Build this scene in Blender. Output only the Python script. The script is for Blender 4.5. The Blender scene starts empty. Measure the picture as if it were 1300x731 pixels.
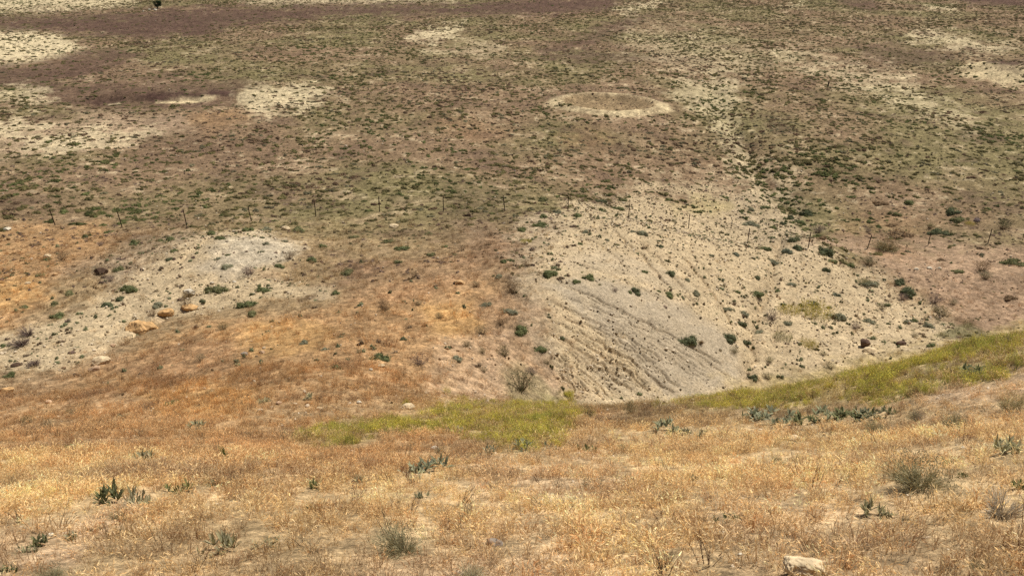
import bpy, bmesh, math, random
import numpy as np
from mathutils import Vector, Euler

random.seed(7)
R = np.random.default_rng(11)
rad = math.radians
scene = bpy.context.scene
col = scene.collection

# ------------------------------------------------------------------ camera numbers
W0, H0, F = 1300.0, 731.0, 1000.0
PITCH = rad(25.0)
CP, SP = math.cos(PITCH), math.sin(PITCH)


def ray(u, v):
    r = (u - W0 / 2) / F
    up = (H0 / 2 - v) / F
    return np.array([r, CP + SP * up, -SP + CP * up])


# ------------------------------------------------------------------ noise
def _hash(ix, iy, seed):
    h = (ix.astype(np.int64) * 374761393 + iy.astype(np.int64) * 668265263 + seed * 1442695041) & 0xFFFFFFFF
    h = ((h ^ (h >> 13)) * 1274126177) & 0xFFFFFFFF
    h = ((h ^ (h >> 16)) * 2246822519) & 0xFFFFFFFF
    return h ^ (h >> 15)


def perlin(x, y, seed=0):
    x = np.asarray(x, float); y = np.asarray(y, float)
    ix = np.floor(x); iy = np.floor(y)
    fx = x - ix; fy = y - iy
    ux = fx * fx * fx * (fx * (fx * 6 - 15) + 10)
    uy = fy * fy * fy * (fy * (fy * 6 - 15) + 10)

    def g(ox, oy):
        a = _hash(ix + ox, iy + oy, seed) * (2 * math.pi / 4294967296.0)
        return np.cos(a) * (fx - ox) + np.sin(a) * (fy - oy)
    a, b, c, d = g(0, 0), g(1, 0), g(0, 1), g(1, 1)
    return ((a + (b - a) * ux) * (1 - uy) + (c + (d - c) * ux) * uy) * 1.5


def fbm(x, y, seed=0, octs=4, gain=0.5):
    s = 0; a = 1.0; f = 1.0; n = 0
    for i in range(octs):
        s = s + a * perlin(x * f + 17.3 * i, y * f - 9.1 * i, seed + i)
        n += a; a *= gain; f *= 2.03
    return s / n * 1.4


def sstep(a, b, x):
    t = np.clip((x - a) / (b - a), 0, 1)
    return t * t * (3 - 2 * t)


# ------------------------------------------------------------------ terrain: control points
cps = []


def cp_uv(u, v, z):
    d = ray(u, v)
    t = z / d[2]
    cps.append((d[0] * t, d[1] * t, z))


def cp(x, y, z):
    cps.append((x, y, z))


for x, y in ((0, -10), (-15, -8), (15, -8), (0, 0), (-15, 0), (14, 0), (-5, 2), (5, 2), (0, 4), (-4, 4), (-8, 7), (0, 8), (4, 8),
             (0, 13), (-5, 13), (-10, 14), (4, 13), (-25, 8)):
    cp(x, y, -1.6 - .6 * y + (0.10 * max(0, x - 2) if y > 0 else 0))
for a in ((1290, 428, -9.5), (1200, 450, -10.6), (1100, 478, -12), (1000, 500, -13.6), (900, 514, -15), (800, 518, -15.6), (700, 521, -15.6),
          (1290, 480, -7.5), (1290, 560, -5.1), (1290, 650, -3.9), (1100, 560, -7.4), (1000, 540, -9.6),
          (400, 550, -11), (400, 480, -14.2), (0, 500, -16.8), (0, 560, -11.5), (200, 520, -14),
          (940, 492, -22), (800, 508, -20.3), (715, 510, -19), (1100, 430, -23.3), (1250, 350, -24), (1300, 412, -23.7), (1040, 465, -22.8),
          (620, 500, -16.8), (600, 450, -17), (550, 400, -17.6), (650, 350, -18), (700, 430, -18.4), (750, 360, -18.5),
          (850, 400, -20), (900, 450, -21.2), (800, 450, -19.7), (850, 300, -20.3), (950, 350, -22), (1000, 300, -22.8),
          (1100, 330, -23.8), (500, 300, -19.7), (430, 400, -17.6), (300, 310, -18.7), (372, 312, -19.3), (250, 340, -18.9),
          (100, 430, -18.3), (200, 402, -18.8), (0, 470, -18), (50, 350, -19.4), (0, 250, -20.6), (140, 300, -20.1),
          (300, 440, -16.9), (150, 470, -17.1), (650, 300, -19.2), (780, 310, -19.7),
          (70, 286, -21), (319, 281, -20.9), (563, 268, -20.7), (720, 268, -21), (798, 278, -21.7), (949, 309, -24), (1102, 316, -24.7), (1254, 309, -24.5)):
    cp_uv(*a)
for a in ((15, 25, -16), (12, 26.5, -19), (9, 28, -19.6), (20, 33, -21.5), (27, 20, -10), (27, 32, -18), (35, 48, -24),
          (-25, 18, -13), (-36, 35, -19), (-45, 52, -20.8)):
    cp(*a)
for Y in (90, 130, 180, 260):
    for s in (-.8, -.4, 0, .4, .8):
        cp(s * Y, Y, -22.4 - 1.6 * math.tanh(s * 2) * (1 if Y < 150 else .6))
CP_ = np.array(cps)
SC = 30.0


def _tps_k(r2):
    return 0.5 * r2 * np.log(r2 + 1e-12)


def _tps_fit():
    P = CP_[:, :2] / SC
    n = len(P)
    d = P[:, None, :] - P[None, :, :]
    K = _tps_k((d ** 2).sum(2)) + np.eye(n) * 2e-4
    Q = np.c_[np.ones(n), P]
    A = np.block([[K, Q], [Q.T, np.zeros((3, 3))]])
    return np.linalg.solve(A, np.r_[CP_[:, 2], 0, 0, 0]), P


TPS_W, TPS_P = _tps_fit()


def base_h(x, y):
    x = np.asarray(x, float); y = np.asarray(y, float)
    sh = x.shape
    xs = x.ravel() / SC; ys = y.ravel() / SC
    out = TPS_W[-3] + TPS_W[-2] * xs + TPS_W[-1] * ys
    for w, (px, py) in zip(TPS_W[:-3], TPS_P):
        out = out + w * _tps_k((xs - px) ** 2 + (ys - py) ** 2)
    far = sstep(140, 250, ys * SC)
    wide = sstep(1.0, 1.5, np.abs(xs) * SC / np.maximum(ys * SC + 25, 8)) * sstep(30, 70, ys * SC)
    k = np.maximum(far, wide)
    out = out * (1 - k) + (-22.4 + 0 * out) * k
    return out.reshape(sh)


def hit(u, v, hf=None):
    hf = hf or height
    d = ray(u, v)
    t = np.geomspace(1.5, 420, 2600)
    z = hf(d[0] * t, d[1] * t)
    below = np.nonzero(d[2] * t < z)[0]
    i = below[0] if len(below) else len(t) - 1
    i = max(i, 1)
    a0 = d[2] * t[i - 1] - z[i - 1]; a1 = d[2] * t[i] - z[i]
    k = a0 / (a0 - a1 + 1e-12)
    tt = t[i - 1] + (t[i] - t[i - 1]) * min(max(k, 0), 1)
    return d * tt


CHANNEL = [(900, 95), (915, 140), (935, 175), (955, 205), (985, 240), (1010, 262)]


def poly_dist(x, y, pts):
    """distance to an open polyline and the fraction along it"""
    best = np.full(x.shape, 1e9); par = np.zeros(x.shape)
    n = len(pts) - 1
    for i in range(n):
        (ax, ay), (bx, by) = pts[i][:2], pts[i + 1][:2]
        dx, dy = bx - ax, by - ay
        L = dx * dx + dy * dy + 1e-9
        t = np.clip(((x - ax) * dx + (y - ay) * dy) / L, 0, 1)
        d = np.hypot(x - ax - t * dx, y - ay - t * dy)
        m = d < best
        best = np.where(m, d, best); par = np.where(m, (i + t) / n, par)
    return best, par


CR = hit(772, 133, base_h)          # ring mound
HO = hit(215, 128, base_h)          # hollow with dark bank
MO = hit(1275, 95, base_h)          # pale mound at the right
CHW = [hit(u, v, base_h)[:2] for u, v in CHANNEL]
# rills of the grey clay face
rills = []
rr = random.Random(3)


def rill(pts, depth, width, bend=.25):
    P = [hit(u, v, base_h)[:2] for u, v in pts]
    Q = []
    for i in range(len(P) - 1):
        for k in range(4):
            t = k / 4
            q = P[i] * (1 - t) + P[i + 1] * t
            Q.append(q + np.array([rr.uniform(-bend, bend), rr.uniform(-bend, bend)]))
    Q.append(P[-1])
    rills.append((Q, depth, width))


NR = 36
for k in range(NR):
    a = (k + rr.uniform(-.35, .35)) / (NR - 1)
    a = min(max(a, 0), 1)
    s = np.array((692 + 5 * a, 352 + 118 * a)); e = np.array((945 - 225 * a, 482 + 24 * math.sin(a * 2)))
    m = (s + e) / 2 + np.array((10, -14 + 10 * a))
    t0 = rr.choice((0, .08, .2, .35)); t1 = rr.choice((1, 1, .9, .75))
    pt = lambda t: tuple((1 - t) ** 2 * s + 2 * t * (1 - t) * m + t * t * e)
    rill([pt(t0 + (t1 - t0) * q / 4) for q in range(5)], rr.uniform(.07, .24), rr.uniform(.045, .11), .13)
for u0, v0, u1, v1 in ((735, 300, 800, 345), (770, 290, 850, 365), (800, 300, 890, 395), (840, 290, 935, 400), (860, 320, 935, 420),
                       (880, 290, 950, 380), (720, 330, 860, 395)):
    rill([(u0, v0), ((u0 + u1) / 2 + 4, (v0 + v1) / 2 - 5), (u1, v1)], rr.uniform(.10, .2), .11, .15)
rill([(1010, 262), (985, 330), (965, 395), (955, 440), (948, 488)], .35, .35, .3)
rill([(1075, 335), (1120, 380), (1165, 420)], .15, .3, .3)
rill([(1020, 345), (1000, 390), (985, 430), (965, 470)], .15, .25, .3)
rill([(330, 330), (290, 352), (240, 372), (170, 398), (100, 440)], .15, .25, .3)
rill([(370, 345), (300, 375), (215, 400), (135, 440), (60, 480)], .2, .3, .3)
for u0, v0, u1, v1 in ((300, 305, 250, 355), (340, 305, 300, 350), (270, 300, 200, 350), (360, 310, 345, 338)):
    rill([(u0, v0), ((u0 + u1) / 2, (v0 + v1) / 2 + 2), (u1, v1)], .12, .13, .15)


def ring_r(x, y):
    xx, yy = x - CR[0], y - CR[1]
    ang = np.arctan2(yy, xx)
    return np.hypot(xx / 7.6, yy / 5.6) * (1 + .05 * np.sin(2 * ang + 1) + .03 * np.sin(5 * ang) + .03 * fbm(xx / 2, yy / 2, 33, 2))


def relief(x, y):
    """what the smooth base lacks"""
    d = np.maximum(y, 3)
    near = sstep(60, 30, y)
    h = .12 * fbm(x / 2.6, y / 2.6, 5, 3) * sstep(1, 12, y) + .28 * fbm(x / 17, y / 17, 9, 3) * sstep(20, 60, y)
    h += .03 * fbm(x / .5, y / .5, 15, 3) * near + .012 * perlin(x / .16, y / .16, 19) * sstep(30, 14, y)
    # ring mound
    m = (np.abs(x - CR[0]) < 16) & (np.abs(y - CR[1]) < 14)
    if m.any():
        r = ring_r(x[m], y[m])
        g = .5 * np.exp(-((r - .92) / .17) ** 2) - .4 * sstep(.9, .5, r)
        h[m] = h[m] * (1 - .7 * sstep(1.6, 1.1, r)) + g
    # hollow: a cut bank beyond, low floor, small spoil heaps in front
    m = (np.abs(x - HO[0]) < 22) & (np.abs(y - HO[1]) < 18)
    if m.any():
        xx, yy = x[m] - HO[0], y[m] - HO[1] + .5 * fbm(x[m] / 4, y[m] / 4, 41, 2) - .12 * (x[m] - HO[0])
        along = sstep(13, 8.5, np.abs(xx + 1 * np.sin(yy)))
        h[m] += along * (-.5 * sstep(3.0, 1.9, yy) * sstep(-5.5, -1.5, yy) + .5 * np.exp(-((yy - 5) / 2.2) ** 2)
                         + .22 * np.exp(-((yy + 7.5) / 2.4) ** 2) * (.6 + .6 * np.sin(xx * .6)))
    # mound at the right
    m = (np.abs(x - MO[0]) < 30) & (np.abs(y - MO[1]) < 30)
    if m.any():
        xx, yy = x[m] - MO[0], y[m] - MO[1]
        r = np.hypot(xx / 9, yy / 8) * (1 + .2 * fbm(xx / 5, yy / 5, 51, 3))
        h[m] += 1.9 * sstep(1.15, .3, r) - 1.5 * np.exp(-(np.hypot((xx - 2) / 7, (yy - 9) / 3)) ** 2)
    m = (y > 54) & (y < 150) & (x > 5) & (x < 50)
    if m.any():
        dd, par = poly_dist(x[m] + 1.2 * fbm(x[m] / 6, y[m] / 6, 81, 2), y[m], CHW)
        h[m] += -.45 * np.exp(-(dd / 1.3) ** 2) - .35 * np.exp(-(dd / 5) ** 2)
    # rills
    m = (y > 24) & (y < 62) & (np.abs(x) < 40)
    if m.any():
        xm, ym = x[m].copy(), y[m].copy()
        wx = xm + .16 * perlin(xm * 1.3, ym * 1.3, 71); wy = ym + .16 * perlin(xm * 1.3, ym * 1.3, 72)
        dh = np.zeros(xm.shape)
        for Q, dep, wid in rills:
            Qa = np.array(Q)
            lo = Qa.min(0) - 2; hi = Qa.max(0) + 2
            k = np.nonzero((wx > lo[0]) & (wx < hi[0]) & (wy > lo[1]) & (wy < hi[1]))[0]
            if not len(k): continue
            dd, par = poly_dist(wx[k], wy[k], Q)
            prof = np.maximum(0, 1 - dd / (wid * 1.6)) ** 1.3 * sstep(0, .12, par) * sstep(1.0, .9, par)
            soft = np.exp(-(dd / (wid * 4)) ** 2) * .35
            dh[k] = np.minimum(dh[k], -dep * (prof + soft))
        h[m] += dh
    return h


def height(x, y):
    x = np.asarray(x, float); y = np.asarray(y, float)
    return base_h(x, y) + relief(np.atleast_1d(x), np.atleast_1d(y)).reshape(x.shape)


# ------------------------------------------------------------------ patches of soil and cover (ground map coordinates)
def gmap(x, y):
    yy = np.maximum(y, 1)
    g = np.where(yy > 35, 21000 / np.maximum(yy, 35), 600 + 17 * (35 - yy))
    return 1000 * x / (yy + 2), -g


ZONES = []


def zone(kind, pts, soft=6, amount=1.0, rough=8):
    pts = [(u - 500 if u <= -40 else u + 500 if u >= 1325 else u, v) for u, v in pts]      # patches that run out of the frame go on
    P = [hit(u, v, height if v < 150 else base_h)[:2] for u, v in pts]
    a = np.array([p[0] for p in P]); b = np.array([p[1] for p in P])
    ga, gb = gmap(a, b)
    ZONES.append((kind, np.c_[ga, gb], soft, amount, rough))


def poly_sd(px, py, V):
    """signed distance, positive inside"""
    d = np.full(px.shape, 1e9); inside = np.zeros(px.shape, bool)
    n = len(V)
    for i in range(n):
        ax, ay = V[i]; bx, by = V[(i + 1) % n]
        dx, dy = bx - ax, by - ay
        t = np.clip(((px - ax) * dx + (py - ay) * dy) / (dx * dx + dy * dy + 1e-9), 0, 1)
        d = np.minimum(d, np.hypot(px - ax - t * dx, py - ay - t * dy))
        c = ((ay > py) != (by > py)) & (px < (bx - ax) * (py - ay) / (by - ay + 1e-12) + ax)
        inside ^= c
    return np.where(inside, d, -d)


# far plain
zone('cream', [(-60, -20), (190, -20), (170, 6), (120, 12), (50, 17), (-60, 23)], 3, .85, 10.2)
zone('cream', [(330, 8), (300, 2), (420, -14), (620, -18), (575, 3), (470, 6)], 2, .8, 6.8)
zone('cream', [(-60, 40), (40, 39), (75, 44), (104, 62), (78, 72), (35, 80), (-60, 90)], 3, 1, 8.5)
zone('purple', [(-60, 24), (90, 19), (190, 13), (300, 9), (440, 6), (560, 4), (585, 12), (540, 20), (420, 22), (300, 34), (250, 48), (160, 48), (100, 44), (40, 38), (-60, 38)], 5, 1, 9)
zone('purple', [(545, 14), (600, 4), (760, -6), (790, 4), (770, 14), (690, 19), (600, 20)], 3, 1, 6)
zone('purple', [(690, 72), (745, 60), (790, 40), (840, 16), (800, 20), (740, 45), (680, 62)], 4, .75, 6)
zone('purple', [(688, 72), (740, 64), (830, 70), (850, 78), (740, 82)], 4, .7, 6)
zone('purple', [(1050, -6), (1110, 0), (1120, 14), (1080, 10)], 3, .8, 4)
zone('purple', [(1200, -12), (1380, -16), (1380, 8), (1290, 10), (1230, 6)], 3, 1, 4)
zone('purple', [(1090, 60), (1130, 58), (1210, 66), (1215, 78), (1150, 84), (1100, 76)], 5, .7, 7)
zone('purple', [(-60, 92), (40, 82), (100, 70), (150, 60), (180, 70), (110, 98), (40, 112), (-60, 118)], 5, .85, 8)
zone('purple', [(40, 112), (120, 100), (300, 100), (340, 108), (300, 128), (260, 138), (120, 142), (70, 136)], 8, .7, 12)
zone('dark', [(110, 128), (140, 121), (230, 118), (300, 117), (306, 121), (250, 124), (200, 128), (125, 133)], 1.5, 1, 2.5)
zone('rim', [(198, 131), (236, 127), (280, 124.3), (262, 128.2), (225, 132)], .7, 1, .8)
zone('cream', [(137, 133), (152, 130), (154, 134)], 1, .8, 3.4)
zone('cream', [(300, 126), (322, 111), (400, 107), (432, 122), (392, 138), (318, 145)], 4, .8, 11.9)
zone('orange', [(232, 146), (296, 138), (318, 148), (272, 166), (238, 160)], 6, .5, 8)
zone('pink', [(-60, 185), (-60, 150), (60, 152), (150, 142), (235, 145), (245, 160), (180, 178), (100, 200), (-60, 206)], 6, .8, 9)
zone('cream', [(20, 188), (40, 172), (130, 164), (200, 168), (150, 182), (60, 196)], 4, .7, 13.6)
zone('cream', [(-60, 160), (0, 150), (60, 160), (20, 172), (-60, 176)], 4, .7, 13.6)
zone('cream', [(-60, 116), (40, 110), (70, 124), (40, 136), (-60, 138)], 4, .6, 11.9)
zone('cream', [(515, 50), (530, 38), (590, 32), (580, 44), (548, 54)], 3, .9, 8.5)
zone('cream', [(540, 66), (600, 54), (640, 60), (600, 70)], 4, .45, 11.9)
zone('cream', [(780, 12), (800, 6), (840, 2), (830, 10), (790, 16)], 2, .8, 6.8)
zone('cream', [(800, 40), (880, 40), (980, 68), (960, 95), (850, 92), (790, 60)], 8, .35, 20.4)
zone('cream', [(850, 120), (880, 95), (940, 95), (930, 140), (910, 152)], 5, .55, 13.6)
zone('cream', [(990, 8), (1020, 2), (1015, 10)], 1, .8, 5.1)
zone('cream', [(1170, 8), (1210, 8), (1215, 14), (1180, 13)], 1, .7, 5.1)
zone('cream', [(1150, 45), (1180, 38), (1290, 62), (1260, 68), (1160, 52)], 3, .65, 10.2)
zone('cream', [(985, 60), (1060, 80), (1150, 95), (1170, 120), (1120, 118), (1040, 100), (990, 75)], 6, .5, 17.0)
zone('cream', [(1100, 115), (1180, 120), (1250, 160), (1240, 168), (1150, 140)], 6, .5, 17.0)
zone('rim', [(1212, 92), (1230, 80), (1262, 80), (1330, 88), (1330, 112), (1270, 108), (1240, 100)], 2, .95, 4)
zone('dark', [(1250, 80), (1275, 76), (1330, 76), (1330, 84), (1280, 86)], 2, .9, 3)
zone('rust', [(540, 150), (600, 152), (650, 168), (610, 176), (560, 165)], 6, .5, 8)
zone('rust', [(700, 165), (760, 162), (780, 185), (720, 190)], 6, .4, 8)
zone('purple', [(560, 240), (640, 230), (660, 330), (610, 345), (560, 300)], 16, .35, 14)
zone('purple', [(170, 150), (300, 160), (300, 210), (180, 205)], 10, .3, 12)
# ring mound
# drainage north of the pale slope
zone('cream', [(905, 150), (925, 140), (950, 190), (1000, 245), (960, 262), (930, 215)], 6, .5, 17.0)
zone('cream', [(975, 200), (1010, 205), (1030, 235), (990, 240)], 5, .4, 13.6)
# pale slope
zone('pale', [(655, 300), (690, 272), (745, 256), (830, 240), (905, 236), (960, 250), (1010, 262), (1020, 300), (1080, 325), (1150, 368), (1215, 408), (1228, 432), (1110, 474), (950, 500),
              (880, 520), (720, 520), (705, 480), (680, 430), (690, 395), (662, 370), (672, 335)], 12, 1, 22)
zone('speck', [(640, 300), (690, 265), (720, 280), (680, 330), (700, 380), (700, 420), (735, 520), (700, 516), (660, 430), (650, 380)], 12, .55, 22)
zone('speck', [(900, 240), (1010, 255), (1060, 320), (1000, 330), (930, 290)], 12, .4, 20)
zone('ybrown', [(845, 255), (900, 250), (930, 262), (900, 275), (855, 270)], 6, .5, 8)
zone('grey', [(692, 362), (730, 352), (800, 364), (875, 392), (925, 428), (947, 470), (930, 490), (880, 506), (845, 500), (800, 450), (735, 398)], 7, 1, 7)
zone('grey', [(700, 330), (760, 315), (850, 345), (880, 370), (800, 355), (730, 345)], 9, .55, 9)
zone('grey', [(730, 440), (790, 470), (850, 505), (800, 512), (750, 480)], 8, .5, 8)
zone('bare', [(1020, 305), (1060, 296), (1150, 300), (1330, 312), (1330, 412), (1235, 410), (1160, 362), (1085, 322)], 9, .9, 10)
zone('rust', [(1060, 275), (1140, 268), (1190, 285), (1180, 305), (1060, 300)], 8, .4, 9)
zone('rust', [(1100, 310), (1160, 308), (1170, 330), (1110, 325)], 7, .5, 8)
# left pale mound and the pale wash below it
zone('pale', [(222, 306), (290, 290), (345, 292), (388, 314), (370, 335), (330, 350), (415, 366), (425, 378), (340, 382), (280, 396), (205, 402), (140, 440),
              (70, 470), (-60, 490), (-60, 430), (60, 408), (120, 374), (170, 340)], 10, 1, 18)
zone('grey', [(240, 338), (285, 318), (350, 306), (384, 314), (355, 335), (290, 352)], 8, .75, 8)
zone('speck', [(110, 345), (160, 310), (240, 290), (260, 300), (200, 335), (140, 370)], 10, .6, 10)
zone('moundtop', [(262, 336), (280, 308), (330, 296), (372, 306), (384, 316), (350, 334), (300, 346)], 10, .8, 14)
# orange slopes
zone('orange', [(-60, 288), (60, 284), (140, 280), (150, 302), (110, 325), (70, 345), (60, 380), (20, 420), (-60, 430)], 10, .95, 12)
zone('orange', [(598, 350), (630, 360), (618, 420), (600, 480), (560, 500), (400, 520), (300, 520), (150, 500), (40, 512), (60, 490), (140, 462), (185, 436), (240, 412), (320, 398), (420, 388), (500, 358)], 14, .9, 16)
zone('amber', [(-60, 512), (60, 505), (200, 515), (420, 515), (560, 495), (640, 505), (740, 520), (780, 535), (640, 610), (420, 630), (200, 615), (-60, 610)], 34, .9, 40)
zone('bright', [(540, 392), (600, 380), (612, 415), (560, 432)], 12, .75, 16)
zone('bright', [(290, 425), (360, 405), (430, 415), (400, 445), (320, 455)], 12, .65, 18)
zone('bright', [(180, 500), (260, 480), (340, 500), (300, 535), (200, 530)], 14, .6, 18)
zone('bright', [(-60, 352), (40, 350), (60, 372), (20, 395), (-60, 400)], 10, .7, 12)
zone('rust', [(440, 330), (600, 320), (630, 350), (520, 380), (430, 385)], 14, .5, 14)
zone('rust', [(140, 468), (210, 440), (300, 420), (300, 470), (200, 500)], 12, .5, 12)
zone('tan', [(-60, 590), (60, 585), (200, 590), (330, 598), (420, 604), (560, 590), (700, 556), (780, 540), (900, 522), (960, 530), (1140, 515), (1330, 470), (1400, 760), (1400, 900), (-100, 900)], 42, 1, 42)
zone('pinksoil', [(560, 430), (640, 420), (690, 480), (700, 512), (600, 512), (540, 500)], 12, .6, 14)
zone('pinksoil', [(590, 580), (760, 570), (800, 620), (700, 660), (600, 640)], 20, .5, 18)
zone('pinksoil', [(900, 640), (1140, 640), (1200, 760), (950, 760)], 25, .45, 20)
zone('pinksoil', [(1150, 470), (1330, 440), (1330, 520), (1180, 530)], 14, .7, 14)
zone('pinksoil', [(-40, 690), (70, 670), (150, 640), (190, 650), (120, 690), (80, 730), (-40, 760)], 10, .9, 12)
zone('pinksoil', [(450, 705), (700, 690), (760, 760), (430, 780)], 16, .7, 16)
zone('gold', [(-60, 580), (60, 570), (170, 590), (110, 640), (40, 670), (-60, 680)], 32, .7, 34)
zone('gold', [(200, 640), (420, 590), (540, 610), (460, 690), (300, 740), (200, 720)], 34, .6, 34)
zone('yellow', [(380, 560), (415, 536), (490, 527), (520, 519), (600, 507), (722, 503), (742, 522), (722, 552), (660, 574), (610, 566), (560, 554), (480, 557), (440, 568)], 16, 1, 30)
zone('yellow', [(865, 522), (915, 492), (1000, 474), (1100, 452), (1200, 432), (1300, 414), (1360, 412), (1320, 455), (1240, 486), (1150, 502), (1050, 522), (980, 532), (900, 528)], 13, 1, 22)
zone('darkgreen', [(635, 470), (660, 455), (690, 480), (715, 512), (650, 516)], 8, .5, 8)
zone('darkgreen', [(1190, 425), (1230, 405), (1330, 405), (1330, 418), (1230, 432)], 5, .7, 6)


COLS = {
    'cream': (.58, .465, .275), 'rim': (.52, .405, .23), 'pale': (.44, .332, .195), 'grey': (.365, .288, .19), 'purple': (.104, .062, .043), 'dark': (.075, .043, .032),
    'orange': (.36, .215, .10), 'rust': (.27, .155, .082), 'amber': (.42, .265, .13), 'tan': (.51, .358, .187), 'pink': (.38, .265, .165), 'pinksoil': (.44, .30, .18),
    'gold': (.51, .355, .18), 'yellow': (.37, .275, .13), 'bare': (.315, .208, .128), 'darkgreen': (.15, .14, .065), 'ybrown': (.38, .30, .12),
    'moundtop': (.43, .355, .245), 'bright': (.46, .27, .105), 'tanmix': (.27, .19, .10), 'speck': (.30, .225, .145),
}


def zones_at(x, y):
    d = np.maximum(y, 4)
    wa = fbm(x / (.035 * 60), y / (.035 * 60), 101, 3); wb = fbm(x / 7, y / 7, 131, 3)
    gx, gy = gmap(x, y)
    n1 = fbm(x / 1.1, y / 1.1, 141, 3); n2 = fbm(x / 3.5, y / 3.5, 151, 4); n3 = fbm(x / 2.2, y / 2.2, 161, 2)
    res = []
    for kind, V, soft, amt, rough in ZONES:
        lo = V.min(0) - 60; hi = V.max(0) + 60
        k = np.nonzero((gx > lo[0]) & (gx < hi[0]) & (gy > lo[1]) & (gy < hi[1]))[0]
        if not len(k): continue
        sd = poly_sd(gx[k], gy[k], V) + rough * 1.15 * (.9 * n2[k] + .75 * n1[k] + .5 * wb[k])
        q = {'rim': .15, 'cream': .45, 'pink': .5, 'orange': .35, 'rust': .5, 'purple': .2, 'pinksoil': .5, 'tan': .1, 'gold': .3, 'pale': .3, 'bare': .35}.get(kind, .3)
        wgt = amt * sstep(-soft * 1.35, soft * 1.35, sd)
        core = sstep(soft * 1.5, soft * 5, sd) * .5
        res.append((kind, k, wgt * (1 - q * (1 - core) * sstep(-.1, .45, n1[k] + .5 * n3[k]))))
    return res


def ground_cover(x, y):
    """albedo of the ground and the share of every cover kind at each point"""
    n = len(x)
    share = {k: np.zeros(n) for k in COLS}
    big = fbm(x / 24, y / 24, 201, 3); mid = fbm(x / 6, y / 6, 211, 4); sm = fbm(x / 1.2, y / 1.2, 221, 3); ti = fbm(x / .35, y / .35, 231, 2)
    c = np.empty((n, 3))
    nr_ = sstep(62, 44, y)[:, None]
    A = np.array((.215, .142, .081)) * (1 - nr_) + np.array((.31, .195, .105)) * nr_
    B = np.array((.188, .150, .070)) * (1 - nr_) + np.array((.29, .20, .105)) * nr_
    C = np.array((.285, .196, .117)); D = np.array((.142, .09, .06))
    g = sstep(-.35, .45, big)[:, None]
    c[:] = A * (1 - g) + B * g
    k = sstep(.12, .6, mid)[:, None] * .5; c = c * (1 - k) + C * k
    k = sstep(.15, .6, -mid + .4 * sm)[:, None] * .5; c = c * (1 - k) + D * k
    k = sstep(.35, .7, sm + .5 * mid)[:, None] * .5 * sstep(50, 70, y)[:, None]; c = c * (1 - k) + np.array((.42, .33, .2)) * k
    for kind, idx, w in zones_at(x, y):
        for q in share:
            share[q][idx] *= (1 - w)
        share[kind][idx] += w
        ww = w[:, None]
        c[idx] = c[idx] * (1 - ww) + np.array(COLS[kind]) * ww
    # ring mound: pale thrown-up rim, scrubby floor
    m = np.nonzero((np.abs(x - CR[0]) < 16) & (np.abs(y - CR[1]) < 14))[0]
    if len(m):
        r = ring_r(x[m], y[m])
        rimw = sstep(.80, .90, r) * sstep(1.25, 1.08, r + .06 * sm[m]) * (.45 + .5 * sstep(-.4, .5, sm[m] + .8 * mid[m] + .05 * (CR[1] - y[m]))); flo = sstep(.90, .80, r) * .75
        for q in share: share[q][m] *= (1 - rimw - flo)
        share['rim'][m] += rimw; share['tanmix'][m] += flo
        c[m] = c[m] * (1 - rimw - flo)[:, None] + np.array(COLS['rim']) * rimw[:, None] + np.array(COLS['tanmix']) * flo[:, None]
    # uneven growth, clods, dust
    v = 1 + .16 * mid + .20 * sm + .14 * ti * sstep(70, 30, y)
    soil = share['pale'] + share['grey'] + share['cream']
    v = 1 + (v - 1) * (1 - .55 * soil)
    c *= np.clip(v, .5, 1.6)[:, None]
    return np.clip(c, .01, .9), share


# ------------------------------------------------------------------ materials
def mat(name):
    m = bpy.data.materials.new(name); m.use_nodes = True
    nt = m.node_tree
    b = nt.nodes['Principled BSDF']
    b.inputs['Roughness'].default_value = .95
    b.inputs['Specular IOR Level'].default_value = .12
    return m, nt, b


def node(nt, t, **kw):
    n = nt.nodes.new(t)
    for k, v in kw.items():
        setattr(n, k, v)
    return n


def noise_mul(nt, colsock, coord, scales, lo=.75, hi=1.25):
    for sc_, l, h in scales:
        nz = node(nt, 'ShaderNodeTexNoise'); nz.inputs['Scale'].default_value = sc_; nz.inputs['Detail'].default_value = 4; nz.inputs['Roughness'].default_value = .65
        nt.links.new(coord, nz.inputs['Vector'])
        mr = node(nt, 'ShaderNodeMapRange'); mr.inputs['From Min'].default_value = .28; mr.inputs['From Max'].default_value = .72
        mr.inputs['To Min'].default_value = l; mr.inputs['To Max'].default_value = h
        nt.links.new(nz.outputs['Fac'], mr.inputs['Value'])
        mx = node(nt, 'ShaderNodeVectorMath', operation='SCALE')
        nt.links.new(colsock, mx.inputs[0]); nt.links.new(mr.outputs['Result'], mx.inputs['Scale'])
        colsock = mx.outputs[0]
    return colsock


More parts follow.
